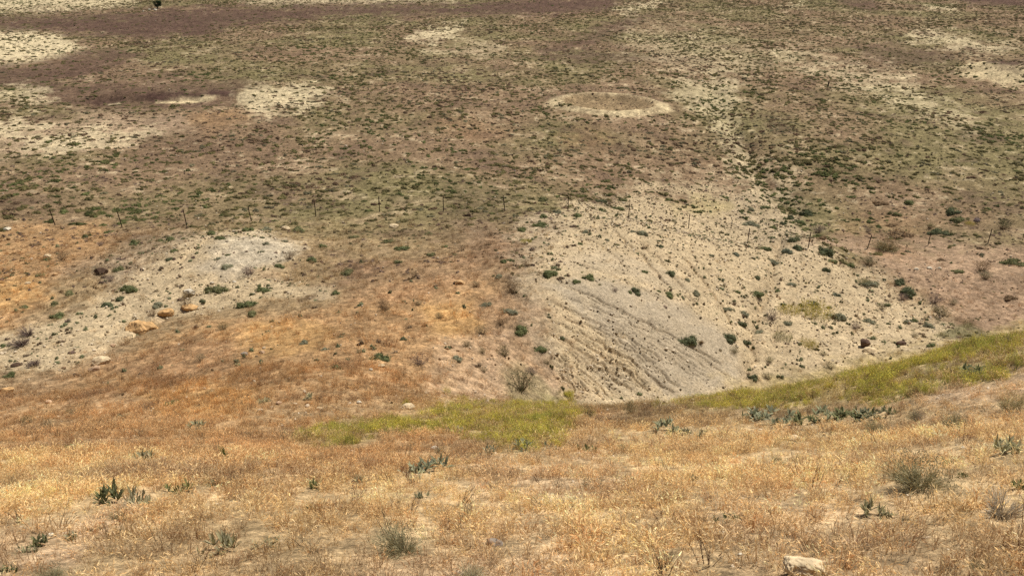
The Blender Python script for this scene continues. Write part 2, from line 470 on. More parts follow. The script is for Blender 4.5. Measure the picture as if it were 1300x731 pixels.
def ground_material():
    m, nt, b = mat('desert_soil')
    at = node(nt, 'ShaderNodeAttribute', attribute_name='cover')
    geo = node(nt, 'ShaderNodeNewGeometry')
    c = at.outputs['Color']
    for sc_, f0, f1, lo, hi, dt in ((.9, .40, .62, .80, 1.18, 5), (2.6, .40, .62, .70, 1.26, 5), (9.0, .38, .62, .68, 1.30, 4), (34.0, .36, .64, .72, 1.28, 2)):
        nz = node(nt, 'ShaderNodeTexNoise'); nz.inputs['Scale'].default_value = sc_; nz.inputs['Detail'].default_value = dt; nz.inputs['Roughness'].default_value = .7
        nt.links.new(geo.outputs['Position'], nz.inputs['Vector'])
        mr = node(nt, 'ShaderNodeMapRange'); mr.inputs['From Min'].default_value = f0; mr.inputs['From Max'].default_value = f1
        mr.inputs['To Min'].default_value = lo; mr.inputs['To Max'].default_value = hi
        nt.links.new(nz.outputs['Fac'], mr.inputs['Value'])
        cal = node(nt, 'ShaderNodeMix'); cal.data_type = 'FLOAT'; cal.inputs['A'].default_value = 1.0
        res = mr.outputs['Result']
        if sc_ < 5:
            nt.links.new(at.outputs['Alpha'], cal.inputs['Factor']); nt.links.new(res, cal.inputs['B']); res = cal.outputs['Result']
        mx = node(nt, 'ShaderNodeVectorMath', operation='SCALE')
        nt.links.new(c, mx.inputs[0]); nt.links.new(res, mx.inputs['Scale']); c = mx.outputs[0]
    nt.links.new(c, b.inputs['Base Color'])
    n1 = node(nt, 'ShaderNodeTexNoise'); n1.inputs['Scale'].default_value = 9; n1.inputs['Detail'].default_value = 7; n1.inputs['Roughness'].default_value = .7
    nt.links.new(geo.outputs['Position'], n1.inputs['Vector'])
    bp = node(nt, 'ShaderNodeBump'); bp.inputs['Strength'].default_value = .8; bp.inputs['Distance'].default_value = .07
    nt.links.new(n1.outputs['Fac'], bp.inputs['Height']); nt.links.new(bp.outputs['Normal'], b.inputs['Normal'])
    b.inputs['Specular IOR Level'].default_value = .03
    return m


def tinted(name, source, scales=(), trans=0.0, attr=None, base=(1, 1, 1)):
    """base colour from the instance's own tint or the object's colour, with patchy variation"""
    m, nt, b = mat(name)
    if source == 'instance':
        a = node(nt, 'ShaderNodeAttribute', attribute_name='tint', attribute_type='INSTANCER'); c = a.outputs['Color']
    else:
        a = node(nt, 'ShaderNodeObjectInfo'); c = a.outputs['Color']
    if attr:
        p = node(nt, 'ShaderNodeAttribute', attribute_name=attr)
        mx = node(nt, 'ShaderNodeVectorMath', operation='MULTIPLY')
        nt.links.new(c, mx.inputs[0]); nt.links.new(p.outputs['Color'], mx.inputs[1]); c = mx.outputs[0]
    geo = node(nt, 'ShaderNodeNewGeometry')
    if scales:
        c = noise_mul(nt, c, geo.outputs['Position'], scales)
    nt.links.new(c, b.inputs['Base Color'])
    b.inputs['Specular IOR Level'].default_value = .06
    if trans:
        t = node(nt, 'ShaderNodeBsdfTranslucent'); nt.links.new(c, t.inputs['Color'])
        ms = node(nt, 'ShaderNodeMixShader'); ms.inputs[0].default_value = trans
        out = nt.nodes['Material Output']
        nt.links.new(b.outputs[0], ms.inputs[1]); nt.links.new(t.outputs[0], ms.inputs[2]); nt.links.new(ms.outputs[0], out.inputs['Surface'])
    return m


# ------------------------------------------------------------------ mesh helpers
def mesh_from(name, V, Fc, mtl=None, tone=None, smooth=False):
    me = bpy.data.meshes.new(name)
    me.from_pydata([tuple(v) for v in V], [], [tuple(f) for f in Fc])
    if tone is not None:
        a = me.color_attributes.new('tone', 'FLOAT_COLOR', 'POINT')
        t = np.ones((len(V), 4), np.float32); t[:, :3] = np.asarray(tone).reshape(len(V), -1)
        a.data.foreach_set('color', t.ravel())
    if mtl: me.materials.append(mtl)
    if smooth: me.polygons.foreach_set('use_smooth', np.ones(len(me.polygons), bool))
    me.update()
    return me


def link(name, me, parent=None):
    o = bpy.data.objects.new(name, me); col.objects.link(o)
    if parent: o.parent = parent
    return o


def tag(o, label=None, cat=None, group=None, kind=None):
    if label: o['label'] = label
    if cat: o['category'] = cat
    if group: o['group'] = group
    if kind: o['kind'] = kind
    return o


class MB:
    def __init__(s):
        s.V = []; s.F = []; s.T = []

    def add(s, vs, fs, tone):
        k = len(s.V)
        s.V += [tuple(v) for v in vs]
        s.F += [tuple(i + k for i in f) for f in fs]
        t = tone if isinstance(tone, list) else [tone] * len(vs)
        s.T += t

    def blade(s, p, d, L, w, bend, tone, tip=None, segs=2, taper=0.25):
        """a narrow leaf from p along d that droops by bend"""
        d = np.array(d, float); d /= np.linalg.norm(d) + 1e-9
        side = np.cross(d, (0, 0, 1.0))
        if np.linalg.norm(side) < 1e-3: side = np.array((1.0, 0, 0))
        a = random.random() * 6.28
        side = side / np.linalg.norm(side)
        up = np.cross(side, d)
        side = side * math.cos(a) + up * math.sin(a)
        out = np.array((d[0], d[1], 0)); out /= np.linalg.norm(out) + 1e-6
        vs = []; tn = []
        for i in range(segs + 1):
            t = i / segs
            c = np.array(p) + d * L * t + (out * .6 - np.array((0, 0, 1.0))) * bend * L * t * t
            ww = w * (1 - (1 - taper) * t)
            vs += [c - side * ww / 2, c + side * ww / 2]
            q = tone if tip is None else tuple(tone[j] * (1 - t) + tip[j] * t for j in range(3))
            tn += [q, q]
        s.add(vs, [(2 * i, 2 * i + 1, 2 * i + 3, 2 * i + 2) for i in range(segs)], tn)

    def leaf(s, c, n, size, asp, tone):
        n = np.array(n, float); n /= np.linalg.norm(n) + 1e-9
        a = np.cross(n, (.3, .5, .81)); a /= np.linalg.norm(a) + 1e-9
        b = np.cross(n, a)
        th = random.random() * 6.28
        e1 = (a * math.cos(th) + b * math.sin(th)) * size; e2 = (-a * math.sin(th) + b * math.cos(th)) * size * asp
        c = np.array(c)
        s.add([c - e1, c + e2 * .8 - e1 * .1, c + e1, c - e2 * .8 + e1 * .1], [(0, 1, 2, 3)], tone)

    def mesh(s, name, mtl):
        return mesh_from(name, s.V, s.F, mtl, s.T)


def unit():
    v = np.array([random.gauss(0, 1) for _ in range(3)])
    return v / np.linalg.norm(v)


def j(a, b): return random.uniform(a, b)


def grey(v): return (v, v, v)


# growth habits, all about 1 m wide, standing on z = 0
def lumpy(th, ph, seeds):
    return 1 + sum(a * math.sin(k * th + q) for k, a, q in seeds) * (1 - .4 * ph)


def cushion_mesh(name, mtl, n=520, h=.36, lobes=3, size=.045, core=True):
    mb = MB()
    centers = [(j(-.34, .34), j(-.28, .28), j(.13, .28), j(.5, 1.05)) for _ in range(lobes)] + [(j(-.08, .08), j(-.08, .08), j(.2, .3), 1)]
    for cx, cy, r, hh in centers:
        if core:
            vs = []; fs = []
            nu, nv = 10, 4
            for iv in range(nv):
                ph = iv / nv * math.pi / 2
                for iu in range(nu):
                    th = iu / nu * 6.283
                    q = r * .74 * (1 + j(-.2, .15))
                    vs.append((cx + q * math.cos(ph) * math.cos(th), cy + q * math.cos(ph) * math.sin(th), -.03 + (h * hh * .72 + .03) * math.sin(ph)))
            vs.append((cx, cy, h * hh * .74))
            for iv in range(nv - 1):
                for iu in range(nu):
                    a = iv * nu + iu; b = iv * nu + (iu + 1) % nu
                    fs.append((a, b, b + nu, a + nu))
            for iu in range(nu):
                fs.append(((nv - 1) * nu + iu, (nv - 1) * nu + (iu + 1) % nu, len(vs) - 1))
            mb.add(vs, fs, grey(.9))
        for _ in range(n // len(centers)):
            d = unit(); d[2] = abs(d[2])
            k = random.random() ** .3 * j(.8, 1.28)
            p = (cx + d[0] * r * k, cy + d[1] * r * k, max(0, d[2] * h * hh * k))
            t = j(.62, 1.45)
            mb.leaf(p, d + unit() * .9, size * j(.6, 1.3), j(.35, .6), (t * j(.93, 1.1), t, t * j(.85, 1.1)))
    return mb.mesh(name, mtl)


def twig_mesh(name, mtl, n=170, h=.55, leafy=0.0, w=.010, spread=1.0, tip=(1.3, 1.25, 1.1), base=(.5, .42, .36), splits=3):
    mb = MB()
    a0 = j(0, 6.28); gaps = [j(0, 6.28) for _ in range(3)]
    for _ in range(n):
        a = j(0, 6.283); r0 = j(0, .1)
        if any(abs((a - g_ + 3.14) % 6.28 - 3.14) < .3 for g_ in gaps) and random.random() < .75: continue
        lean = j(.05, 1) ** .8 * spread
        d = (math.cos(a) * lean, math.sin(a) * lean, 1 - .35 * lean)
        L = h * j(.45, 1.15) * (.85 + .3 * math.cos(a - a0))
        p = np.array((math.cos(a) * r0, math.sin(a) * r0, 0))
        mb.blade(p, d, L, w, j(-.05, .18), base, tip, 3, .4)
        dn = np.array(d) / np.linalg.norm(d)
        for _ in range(splits):
            t = j(.35, .95); q = p + dn * L * t
            dd = dn + unit() * .5; dd[2] = abs(dd[2])
            tt = tuple(base[i] * (1 - t) + tip[i] * t for i in range(3))
            mb.blade(q, dd, L * j(.15, .4), w * .7, j(0, .15), tt, tip, 1, .4)
    return mb.mesh(name, mtl)


def twig_leaf_mesh(name, mtl, n=650, h=.55, size=.03):
    mb = MB()
    for _ in range(n):
        a = j(0, 6.283); rr_ = j(.05, 1) ** .6 * .5
        top = h * (1 - .9 * rr_ ** 2) * .97
        z = top * j(.35, 1) ** .7
        t = j(.6, 1.4)
        mb.leaf((math.cos(a) * rr_ * (.5 + .5 * z / h), math.sin(a) * rr_ * (.5 + .5 * z / h), z), unit() * .6 + np.array((math.cos(a), math.sin(a), 0)), size * j(.6, 1.4), .3, (t, t, t * j(.85, 1.05)))
    return mb.mesh(name, mtl)


def leafy_mesh(name, mtl, heads=44, L=.21, w=.048):
    mb = MB()
    for _ in range(heads):
        a = j(0, 6.283); r0 = j(0, .36)
        p = np.array((math.cos(a) * r0, math.sin(a) * r0, 0))
        for q in range(random.randint(8, 13)):
            b = j(0, 6.283); ln = j(.15, 1.3)
            d = (math.cos(b) * ln, math.sin(b) * ln, 1)
            t = j(.6, 1.35)
            # widest in the middle: two strips
            dn = np.array(d) / np.linalg.norm(d)
            side = np.cross(dn, (0, 0, 1)) if ln > .05 else np.array((1., 0, 0))
            side /= np.linalg.norm(side) + 1e-9
            l = L * j(.6, 1.2); ww = w * j(.7, 1.2)
            o = np.array((math.cos(b), math.sin(b), 0))
            pts = [(0, .35), (.35, 1), (.7, .75), (1, .06)]
            vs = []
            for tt, k in pts:
                c = p + dn * l * tt + (o * .5 - np.array((0, 0, .6))) * .18 * l * tt * tt
                vs += [c - side * ww * k / 2, c + np.array((0, 0, -.15 * ww * k)), c + side * ww * k / 2]
            fs = []
            for i in range(3):
                fs += [(3 * i, 3 * i + 1, 3 * i + 4, 3 * i + 3), (3 * i + 1, 3 * i + 2, 3 * i + 5, 3 * i + 4)]
            mb.add(vs, fs, (t, t, t * j(.9, 1.1)))
    return mb.mesh(name, mtl)


def tuft_mesh(name, mtl, n=26, r=.10, h=.22, w=.007, heads=True, lean=.55):
    mb = MB()
    for _ in range(n):
        a = j(0, 6.283); r0 = r * math.sqrt(random.random())
        p = (math.cos(a) * r0, math.sin(a) * r0, 0)
        b = a + j(-1, 1); ln = j(0, lean)
        d = np.array((math.cos(b) * ln, math.sin(b) * ln, 1)); d /= np.linalg.norm(d)
        L = h * j(.55, 1.15); t = j(.7, 1.2)
        bend = j(.02, .3)
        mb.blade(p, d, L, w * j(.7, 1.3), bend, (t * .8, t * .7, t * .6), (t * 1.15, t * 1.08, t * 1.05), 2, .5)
        if heads and random.random() < .75:
            o = np.array((math.cos(b), math.sin(b), 0))
            e = np.array(p) + d * L + (o * .6 - np.array((0, 0, 1.0))) * bend * L
            for _k in range(2):
                mb.blade(e, d + o * j(.3, 1.2) + unit() * .4, L * j(.16, .30), w * j(1.1, 1.9), j(.1, .5), (t * 1.15, t * 1.08, t * .98), (t * 1.6, t * 1.58, t * 1.5), 1, .3)
    return mb.mesh(name, mtl)


def weed_mesh(name, mtl, n=46, r=.16, h=.34):
    mb = MB()
    for _ in range(n):
        a = j(0, 6.283); r0 = r * math.sqrt(random.random())
        p = np.array((math.cos(a) * r0, math.sin(a) * r0, 0))
        d = np.array((j(-.35, .35), j(-.35, .35), 1)); d /= np.linalg.norm(d)
        L = h * j(.5, 1.1); t = j(.65, 1.2)
        mb.blade(p, d, L, .007, j(0, .15), (t * .8, t * .9, t), (t, t, t), 2, .5)
        for _k in range(5):
            k = j(.4, 1.05)
            mb.leaf(p + d * L * k + unit() * .03, unit() + np.array((0, 0, .8)), j(.010, .022), .5, (t * j(1, 1.35), t * j(1, 1.2), t * j(.5, 1.0)))
    return mb.mesh(name, mtl)


def rock_mesh(name, mtl, seed, sub=4, flat=.6, facets=7, pits=.06):
    rn = random.Random(seed)
    bm = bmesh.new()
    bmesh.ops.create_icosphere(bm, subdivisions=sub, radius=1)
    planes = []
    for _ in range(facets):
        n = Vector((rn.gauss(0, 1), rn.gauss(0, 1), rn.gauss(0, .8))).normalized()
        planes.append((n, rn.uniform(.62, .88)))
    co = np.array([v.co[:] for v in bm.verts])
    for n, dd in planes:
        nn = np.array(n)
        k = co @ nn - dd
        m = k > 0
        co[m] -= np.outer(k[m] * .97, nn)
    s = seed * 1.37
    dis = .08 * fbm(co[:, 0] * 1.3 + s, co[:, 1] * 1.3 + co[:, 2] * 1.1, 300 + seed, 3) + pits * fbm(co[:, 0] * 5 + s + co[:, 2] * 3, co[:, 1] * 5 - co[:, 2] * 4, 400 + seed, 3)
    nrm = co / np.linalg.norm(co, axis=1)[:, None]
    co += nrm * dis[:, None]
    co[:, 2] *= flat
    ext = np.abs(co).max(0)
    co[:, 0] /= ext[0] * 2; co[:, 1] /= ext[1] * 2; co[:, 2] /= (co[:, 2].max() - co[:, 2].min())
    co[:, 2] -= co[:, 2].min()
    for v, c in zip(bm.verts, co): v.co = c
    me = bpy.data.meshes.new(name); bm.to_mesh(me); bm.free()
    me.materials.append(mtl)
    me.polygons.foreach_set('use_smooth', np.ones(len(me.polygons), bool))
    return me


# ------------------------------------------------------------------ the ground sheet
def build_ground():
    ys = [-14.0]
    while ys[-1] < 1600:
        y = ys[-1]
        if y < 1.5: d = .5
        else: d = max(.055 if 28.5 < y < 43 else .085, y * y / 21000 * 1.15)
        ys.append(y + min(d, 60))
    ys = np.array(ys)
    inner = np.unique(np.r_[np.linspace(-.80, .80, 860), np.linspace(-.01, .36, 400)])
    k = np.linspace(0, 1, 16)[1:] ** 1.5 * 1.0
    s = np.r_[-(.80 + k)[::-1], inner, .80 + k]
    X = s[None, :] * (np.maximum(ys, 0)[:, None] + 4 + np.maximum(-ys, 0)[:, None])
    Y = np.repeat(ys[:, None], len(s), 1)
    Z = height(X.ravel(), Y.ravel())
    c, share = ground_cover(X.ravel(), Y.ravel())
    nr, nc = X.shape
    V = np.c_[X.ravel(), Y.ravel(), Z]
    i = np.arange(nr - 1)[:, None] * nc + np.arange(nc - 1)[None, :]
    Fq = np.stack([i, i + 1, i + nc + 1, i + nc], -1).reshape(-1, 4)
    me = bpy.data.meshes.new('ground')
    me.vertices.add(len(V)); me.vertices.foreach_set('co', V.astype(np.float32).ravel())
    me.loops.add(Fq.size); me.loops.foreach_set('vertex_index', Fq.astype(np.int32).ravel())
    me.polygons.add(len(Fq)); me.polygons.foreach_set('loop_start', np.arange(0, Fq.size, 4, dtype=np.int32))
    me.polygons.foreach_set('use_smooth', np.ones(len(Fq), bool))
    me.update(calc_edges=True)
    a = me.color_attributes.new('cover', 'FLOAT_COLOR', 'POINT')
    a.data.foreach_set('color', np.c_[c, 1 - .75 * share['grey'] - .45 * share['pale']].astype(np.float32).ravel())
    me.materials.append(ground_material())
    o = link('ground', me); tag(o, 'dry hillside falling to a wide desert plain', None, None, 'structure')
    print('ground verts', len(V))
    return o


ground = build_ground()

# ------------------------------------------------------------------ scattering
def scatter_object(name, protos, P, rot, scale, tint, label, cat=None):
    cl = bpy.data.collections.new(name + '_habit')
    for i, me in enumerate(protos):
        o = bpy.data.objects.new('%s_habit' % name, me); cl.objects.link(o)
    me = bpy.data.meshes.new(name)
    n = len(P)
    me.vertices.add(n); me.vertices.foreach_set('co', P.astype(np.float32).ravel())
    for nm, ty, arr, prop in (('turn', 'FLOAT_VECTOR', rot, 'vector'), ('size', 'FLOAT_VECTOR', scale, 'vector')):
        a = me.attributes.new(nm, ty, 'POINT'); a.data.foreach_set(prop, arr.astype(np.float32).ravel())
    a = me.attributes.new('tint', 'FLOAT_COLOR', 'POINT'); a.data.foreach_set('color', np.c_[tint, np.ones(n)].astype(np.float32).ravel())
    a = me.attributes.new('pick', 'INT', 'POINT'); a.data.foreach_set('value', R.integers(0, len(protos), n).astype(np.int32))
    ng = bpy.data.node_groups.new(name, 'GeometryNodeTree')
    ng.interface.new_socket('Geometry', in_out='INPUT', socket_type='NodeSocketGeometry')
    ng.interface.new_socket('Geometry', in_out='OUTPUT', socket_type='NodeSocketGeometry')
    gi = ng.nodes.new('NodeGroupInput'); go = ng.nodes.new('NodeGroupOutput')
    ci = ng.nodes.new('GeometryNodeCollectionInfo'); ci.inputs['Collection'].default_value = cl
    ci.inputs['Separate Children'].default_value = True; ci.inputs['Reset Children'].default_value = True
    ip = ng.nodes.new('GeometryNodeInstanceOnPoints'); ip.inputs['Pick Instance'].default_value = True

    def attr(nm, ty):
        q = ng.nodes.new('GeometryNodeInputNamedAttribute'); q.data_type = ty; q.inputs['Name'].default_value = nm
        return q.outputs['Attribute']
    ng.links.new(gi.outputs[0], ip.inputs['Points']); ng.links.new(ci.outputs[0], ip.inputs['Instance'])
    ng.links.new(attr('pick', 'INT'), ip.inputs['Instance Index'])
    e = ng.nodes.new('FunctionNodeEulerToRotation'); ng.links.new(attr('turn', 'FLOAT_VECTOR'), e.inputs[0]); ng.links.new(e.outputs[0], ip.inputs['Rotation'])
    ng.links.new(attr('size', 'FLOAT_VECTOR'), ip.inputs['Scale'])
    ng.links.new(ip.outputs[0], go.inputs[0])
    o = link(name, me)
    md = o.modifiers.new('growth', 'NODES'); md.node_group = ng
    tag(o, label, cat, None, 'stuff')
    print(name, n)
    return o


def candidates(n, y0, y1, half=.74, power=1.0, pad=2.0):
    """random ground points between two distances, spread evenly per square metre when power is 1"""
    u = R.random(n)
    if power == 1.0:
        y = np.sqrt(y0 * y0 + u * (y1 * y1 - y0 * y0))
    else:
        y = (y0 ** power + u * (y1 ** power - y0 ** power)) ** (1 / power)
    x = (R.random(n) * 2 - 1) * (half * y + pad)
    return x, y


def area(y0, y1, half=.74): return half * (y1 * y1 - y0 * y0)


def place(x, y, sink=.01):
    return np.c_[x, y, height(x, y) - sink]


def turns(n, tilt=.15):
    return np.c_[R.normal(0, tilt, n), R.normal(0, tilt, n), R.random(n) * 6.283]


def sizes(n, s, flat=1.0, var=.15):
    return np.c_[s * (1 + R.normal(0, var, n)), s * (1 + R.normal(0, var, n)), s * flat * (1 + R.normal(0, var, n))]


def mixcol(*pairs):
    """random mix of named tints"""
    pass


def clamp01(a): return np.clip(a, 0, 1)


M_grass = tinted('dry_grass', 'instance', (), .42, 'tone')
M_leafi = tinted('shrub_leaf_far', 'instance', (), .3, 'tone')
M_weed = tinted('weed_green', 'instance', (), .3, 'tone')
M_stonei = tinted('small_stone', 'instance', ((30, .75, 1.25),), 0)
M_leaf = tinted('shrub_leaf', 'object', ((9, .75, 1.25),), .3, 'tone')
M_twig = tinted('shrub_twig', 'object', (), .1, 'tone')
M_rock = tinted('sandstone', 'object', ((1.6, .62, 1.25), (7, .62, 1.3), (40, .85, 1.15)), 0)
nt = M_rock.node_tree
nz = node(nt, 'ShaderNodeTexNoise'); nz.inputs['Scale'].default_value = 22; nz.inputs['Detail'].default_value = 6
bp = node(nt, 'ShaderNodeBump'); bp.inputs['Strength'].default_value = .6; bp.inputs['Distance'].default_value = .04
nt.links.new(nt.nodes['Geometry'].outputs['Position'], nz.inputs['Vector']); nt.links.new(nz.outputs['Fac'], bp.inputs['Height'])
nt.links.new(bp.outputs['Normal'], nt.nodes['Principled BSDF'].inputs['Normal'])

# coarser dead tufts and small dry plants that speckle the plain
small = [cushion_mesh('low_growth', M_leafi, 46, .34, 1, .14, True) for _ in range(4)]
x, y = candidates(210000, 40, 268, 1.0, 1.45)
c, sh = ground_cover(x, y)
bare = clamp01(sh['pale'] + sh['grey'] * 1.4 + sh['cream'] + sh['rim'] * 1.3)
p = .8 * (1 - .88 * bare) * (1 - .75 * clamp01(sh['bare'])) * (1 - .75 * clamp01(sh['purple'] + sh['dark'])) * clamp01(.5 + .8 * fbm(x / 5, y / 5, 521, 3))
k = R.random(len(x)) < p
x, y, c = x[k], y[k], c[k]
g = fbm(x / 13, y / 13, 531, 3)[:, None] + R.normal(0, .35, (len(x), 1))
t = np.where(g > .15, np.array((.19, .165, .08)), np.where(g > -.25, c * .85, np.array((.22, .15, .11)))) * R.uniform(.7, 1.35, (len(x), 1))
s = R.uniform(.16, .50, len(x))
scatter_object('low_growth', small, place(x, y, .02), turns(len(x), .05), sizes(len(x), s, .7, .2), t, 'low dry herbs speckling the plain between the shrubs', 'herbs')

# small stones and clods on the pale slopes and in the near grass
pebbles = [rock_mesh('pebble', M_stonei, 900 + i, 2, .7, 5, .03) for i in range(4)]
x1, y1 = candidates(66000, 24, 85, .95); x2, y2 = candidates(24000, 2, 24, 1.0); x3, y3 = candidates(12000, 55, 200, 1.0)
x = np.r_[x1, x2, x3]; y = np.r_[y1, y2, y3]
c, sh = ground_cover(x, y)
p = clamp01(sh['pale'] * .9 + sh['cream'] * .3 + sh['grey'] * .12 + sh['pinksoil'] * .4 + sh['bare'] * .12 + .05)
k = R.random(len(x)) < p
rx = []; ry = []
for Q, dep, wid in rills:                   # rubble added along the rills to strengthen their shadow lines
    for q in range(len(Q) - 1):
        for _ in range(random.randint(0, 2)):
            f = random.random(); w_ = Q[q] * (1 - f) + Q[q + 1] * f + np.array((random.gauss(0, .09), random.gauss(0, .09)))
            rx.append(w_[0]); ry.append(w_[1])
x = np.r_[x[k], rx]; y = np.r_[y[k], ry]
c, sh = ground_cover(x, y)
k = np.ones(len(x), bool)
x, y, c = x[k], y[k], c[k]
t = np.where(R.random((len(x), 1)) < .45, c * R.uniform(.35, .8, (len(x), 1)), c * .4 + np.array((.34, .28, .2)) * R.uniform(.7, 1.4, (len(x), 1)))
s = .018 + .10 * R.random(len(x)) ** 3 * sstep(3, 26, y) + .02 * R.random(len(x)) + .0012 * y * R.random(len(x))
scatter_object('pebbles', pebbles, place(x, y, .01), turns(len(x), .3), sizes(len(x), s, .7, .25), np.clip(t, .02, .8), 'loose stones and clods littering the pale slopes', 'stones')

# yellow-green weeds
weeds = [weed_mesh('weed_habit', M_weed) for _ in range(5)]
x, y = candidates(150000, 9, 33, 1.0)
c, sh = ground_cover(x, y)
p = sstep(.1, 1.0, sh['yellow']) ** 1.3 * clamp01(.75 + .9 * fbm(x / 3, y / 3, 543, 2)) * clamp01(.42 + 1.2 * fbm(x / 1.1, y / 1.1, 541, 3))
k = R.random(len(x)) < p
x, y = x[k], y[k]
g = clamp01(.5 + .8 * fbm(x / 1.6, y / 1.6, 551, 3))[:, None]
t = np.where(R.random((len(x), 1)) < .24, np.array((.40, .29, .15)), np.array((.62, .53, .135)) * g + np.array((.40, .385, .12)) * (1 - g)) * R.uniform(.75, 1.3, (len(x), 1))
scatter_object('yellow_green_weeds', weeds, place(x, y, .02), turns(len(x), .12), sizes(len(x), R.uniform(.3, .72, len(x)) * (1 + .5 * fbm(x / 2, y / 2, 555, 2)), 1.0), t, 'yellow-green weeds growing thickly along the damp fold below the slope', 'weeds')

DRAINS = [([(885, 60), (900, 95), (915, 140), (935, 175), (955, 205), (985, 240), (1010, 265), (1040, 300)], 1.5, 220),
          ([(890, 130), (905, 165), (945, 215), (975, 235)], 1.6, 150), ([(1000, 150), (1025, 195), (1060, 220), (1120, 245)], 1.8, 160),
          ([(1040, 100), (1120, 125), (1190, 150), (1300, 190)], 1.6, 170), ([(700, 240), (690, 190), (705, 150), (695, 130)], 1.6, 110),
          ([(0, 235), (60, 215), (140, 205), (230, 195), (290, 185)], 1.2, 90), ([(330, 230), (400, 170), (440, 130), (480, 90)], 2.2, 130),
          ([(150, 275), (240, 245), (330, 235), (420, 240)], 1.5, 80)]
# ------------------------------------------------------------------ shrubs of the plain: where they all stand
x, y = candidates(146000, 44, 268, 1.0)
c, sh = ground_cover(x, y)
bare = clamp01(sh['cream'] + sh['rim']); slope = clamp01(sh['pale'] + sh['grey'])
clump = fbm(x / 8, y / 8, 561, 3) * .7 + .6 * fbm(x / 26, y / 26, 565, 2)
p = .62 * (1 - .3 * bare) * (1 - 1.0 * slope) * (1 - .93 * clamp01(sh['bare'] + sh['dark'])) * (1 - .9 * clamp01(sh['purple'] * 1.1)) * (1 - .9 * clamp01(sh['orange'] + sh['pink'] * .4)) * clamp01(.62 + .8 * clump)
p *= sstep(50, 60, y)
cr = np.hypot((x - CR[0]) / 9.0, (y - CR[1]) / 6.2) < 1
p = np.where(cr, p * .04, p)
k = R.random(len(x)) < p
x, y = x[k], y[k]
for line, wd, cnt in DRAINS:
    Q = [hit(u, v)[:2] for u, v in line]
    for _ in range(cnt):
        t = j(0, len(Q) - 1.001); q = int(t); f = t - q
        c_ = Q[q] * (1 - f) + Q[q + 1] * f + np.array((random.gauss(0, wd), random.gauss(0, wd)))
        x = np.append(x, c_[0]); y = np.append(y, c_[1])
SHX = np.c_[x, y]
kindn = fbm(x / 20, y / 20, 571, 3) + R.normal(0, .28, len(x))
kindn[len(x) - sum(d[2] for d in DRAINS):] += .3
sz = R.uniform(.35, .95, len(x)) * (1 + .25 * fbm(x / 15, y / 15, 581, 2))
OL = np.array((.205, .172, .072)); GR = np.array((.150, .158, .058)); BR = np.array((.215, .140, .082)); GY = np.array((.230, .200, .112))
tint = np.where((kindn > .42)[:, None], GR, np.where((kindn > -.22)[:, None], OL, np.where((R.random(len(x)) < .6)[:, None], BR, GY)))
tint = tint * R.uniform(.55, 1.15, (len(x), 1))
kindname = np.where(kindn > .42, 'green', np.where(kindn > -.22, 'olive', np.where(tint[:, 0] > tint[:, 1] * 1.15, 'brown', 'grey-green')))

# ------------------------------------------------------------------ individual plants
PXM = lambda p: F / (p[1] * CP - p[2] * SP)      # photo pixels per metre at a point

posts_uv = [(70, 286, -.10), (155, 288, -.08), (237, 286, -.03), (319, 281, -.05), (401, 275, .02), (482, 269, 0), (563, 268, .01), (641, 268, -.10),
            (721, 268, 0), (798, 278, 0), (874, 290, 0), (949, 309, 0), (1026, 315, .01), (1101, 316, .12), (1178, 312, 0), (1254, 309, 0)]
POSTS = [hit(u, v) for u, v, _ in posts_uv]
step = POSTS[0] - POSTS[1]
ORD = 'first second third fourth fifth sixth seventh eighth ninth tenth eleventh twelfth thirteenth fourteenth fifteenth sixteenth seventeenth eighteenth nineteenth twentieth'.split()


def ordinal(i):
    if i < 20: return ORD[i]
    t, u = divmod(i + 1, 10)
    tens = ('', '', 'twenty', 'thirty', 'forty', 'fifty')[t]
    return tens + '-' + ORD[u - 1] if u else {'twenty': 'twentieth', 'thirty': 'thirtieth', 'forty': 'fortieth'}[tens]


habits = {
    'cushion': [[('foliage', cushion_mesh('cushion_foliage', M_leaf, 800, .32, 6, .034))] for _ in range(8)],
    'mat': [[('foliage', cushion_mesh('mat_foliage', M_leaf, 720, .22, 7, .034))] for _ in range(5)],
    'brush': [[('stem', twig_mesh('brush_stem', M_twig, 120, .5, splits=2)), ('foliage', twig_leaf_mesh('brush_leaf', M_leaf, 420, .5, .03))] for _ in range(3)],
    'dry': [[('stem', twig_mesh('dry_stem', M_twig, 420, .40, w=.008, spread=1.5, splits=4)), ('foliage', twig_leaf_mesh('dry_leaf', M_leaf, 1500, .38, .016))] for _ in range(3)],
    'dead': [[('stem', twig_mesh('dead_stem', M_twig, 240, .46, w=.012, spread=1.2, splits=4))] for _ in range(3)],
    'leafy': [[('foliage', leafy_mesh('broad_leaves', M_leaf, 9))] for _ in range(5)],
    'weed': [[('foliage', weed_mesh('weed_clump', M_weed if False else M_leaf, 240, .5, .34))] for _ in range(3)],
    'sprig': [[('foliage', twig_mesh('sprig_stem', M_leaf, 34, .55, w=.035, spread=.35, tip=(1.1, 1.1, 1), base=(.8, .75, .7), splits=3))] for _ in range(2)],
}
TINTS = {'green': (.092, .098, .042), 'dark': (.074, .078, .040), 'grey': (.150, .142, .088), 'brown': (.15, .10, .055), 'purple': (.155, .118, .105),
         'teal': (.112, .116, .076), 'dry': (.27, .22, .125), 'white': (.40, .35, .27), 'yellow': (.25, .21, .055), 'olive': (.115, .11, .05), 'deep': (.055, .075, .02)}
STEMT = {'white': (.42, .37, .30), 'dry': (.32, .25, .15), 'purple': (.19, .145, .135)}
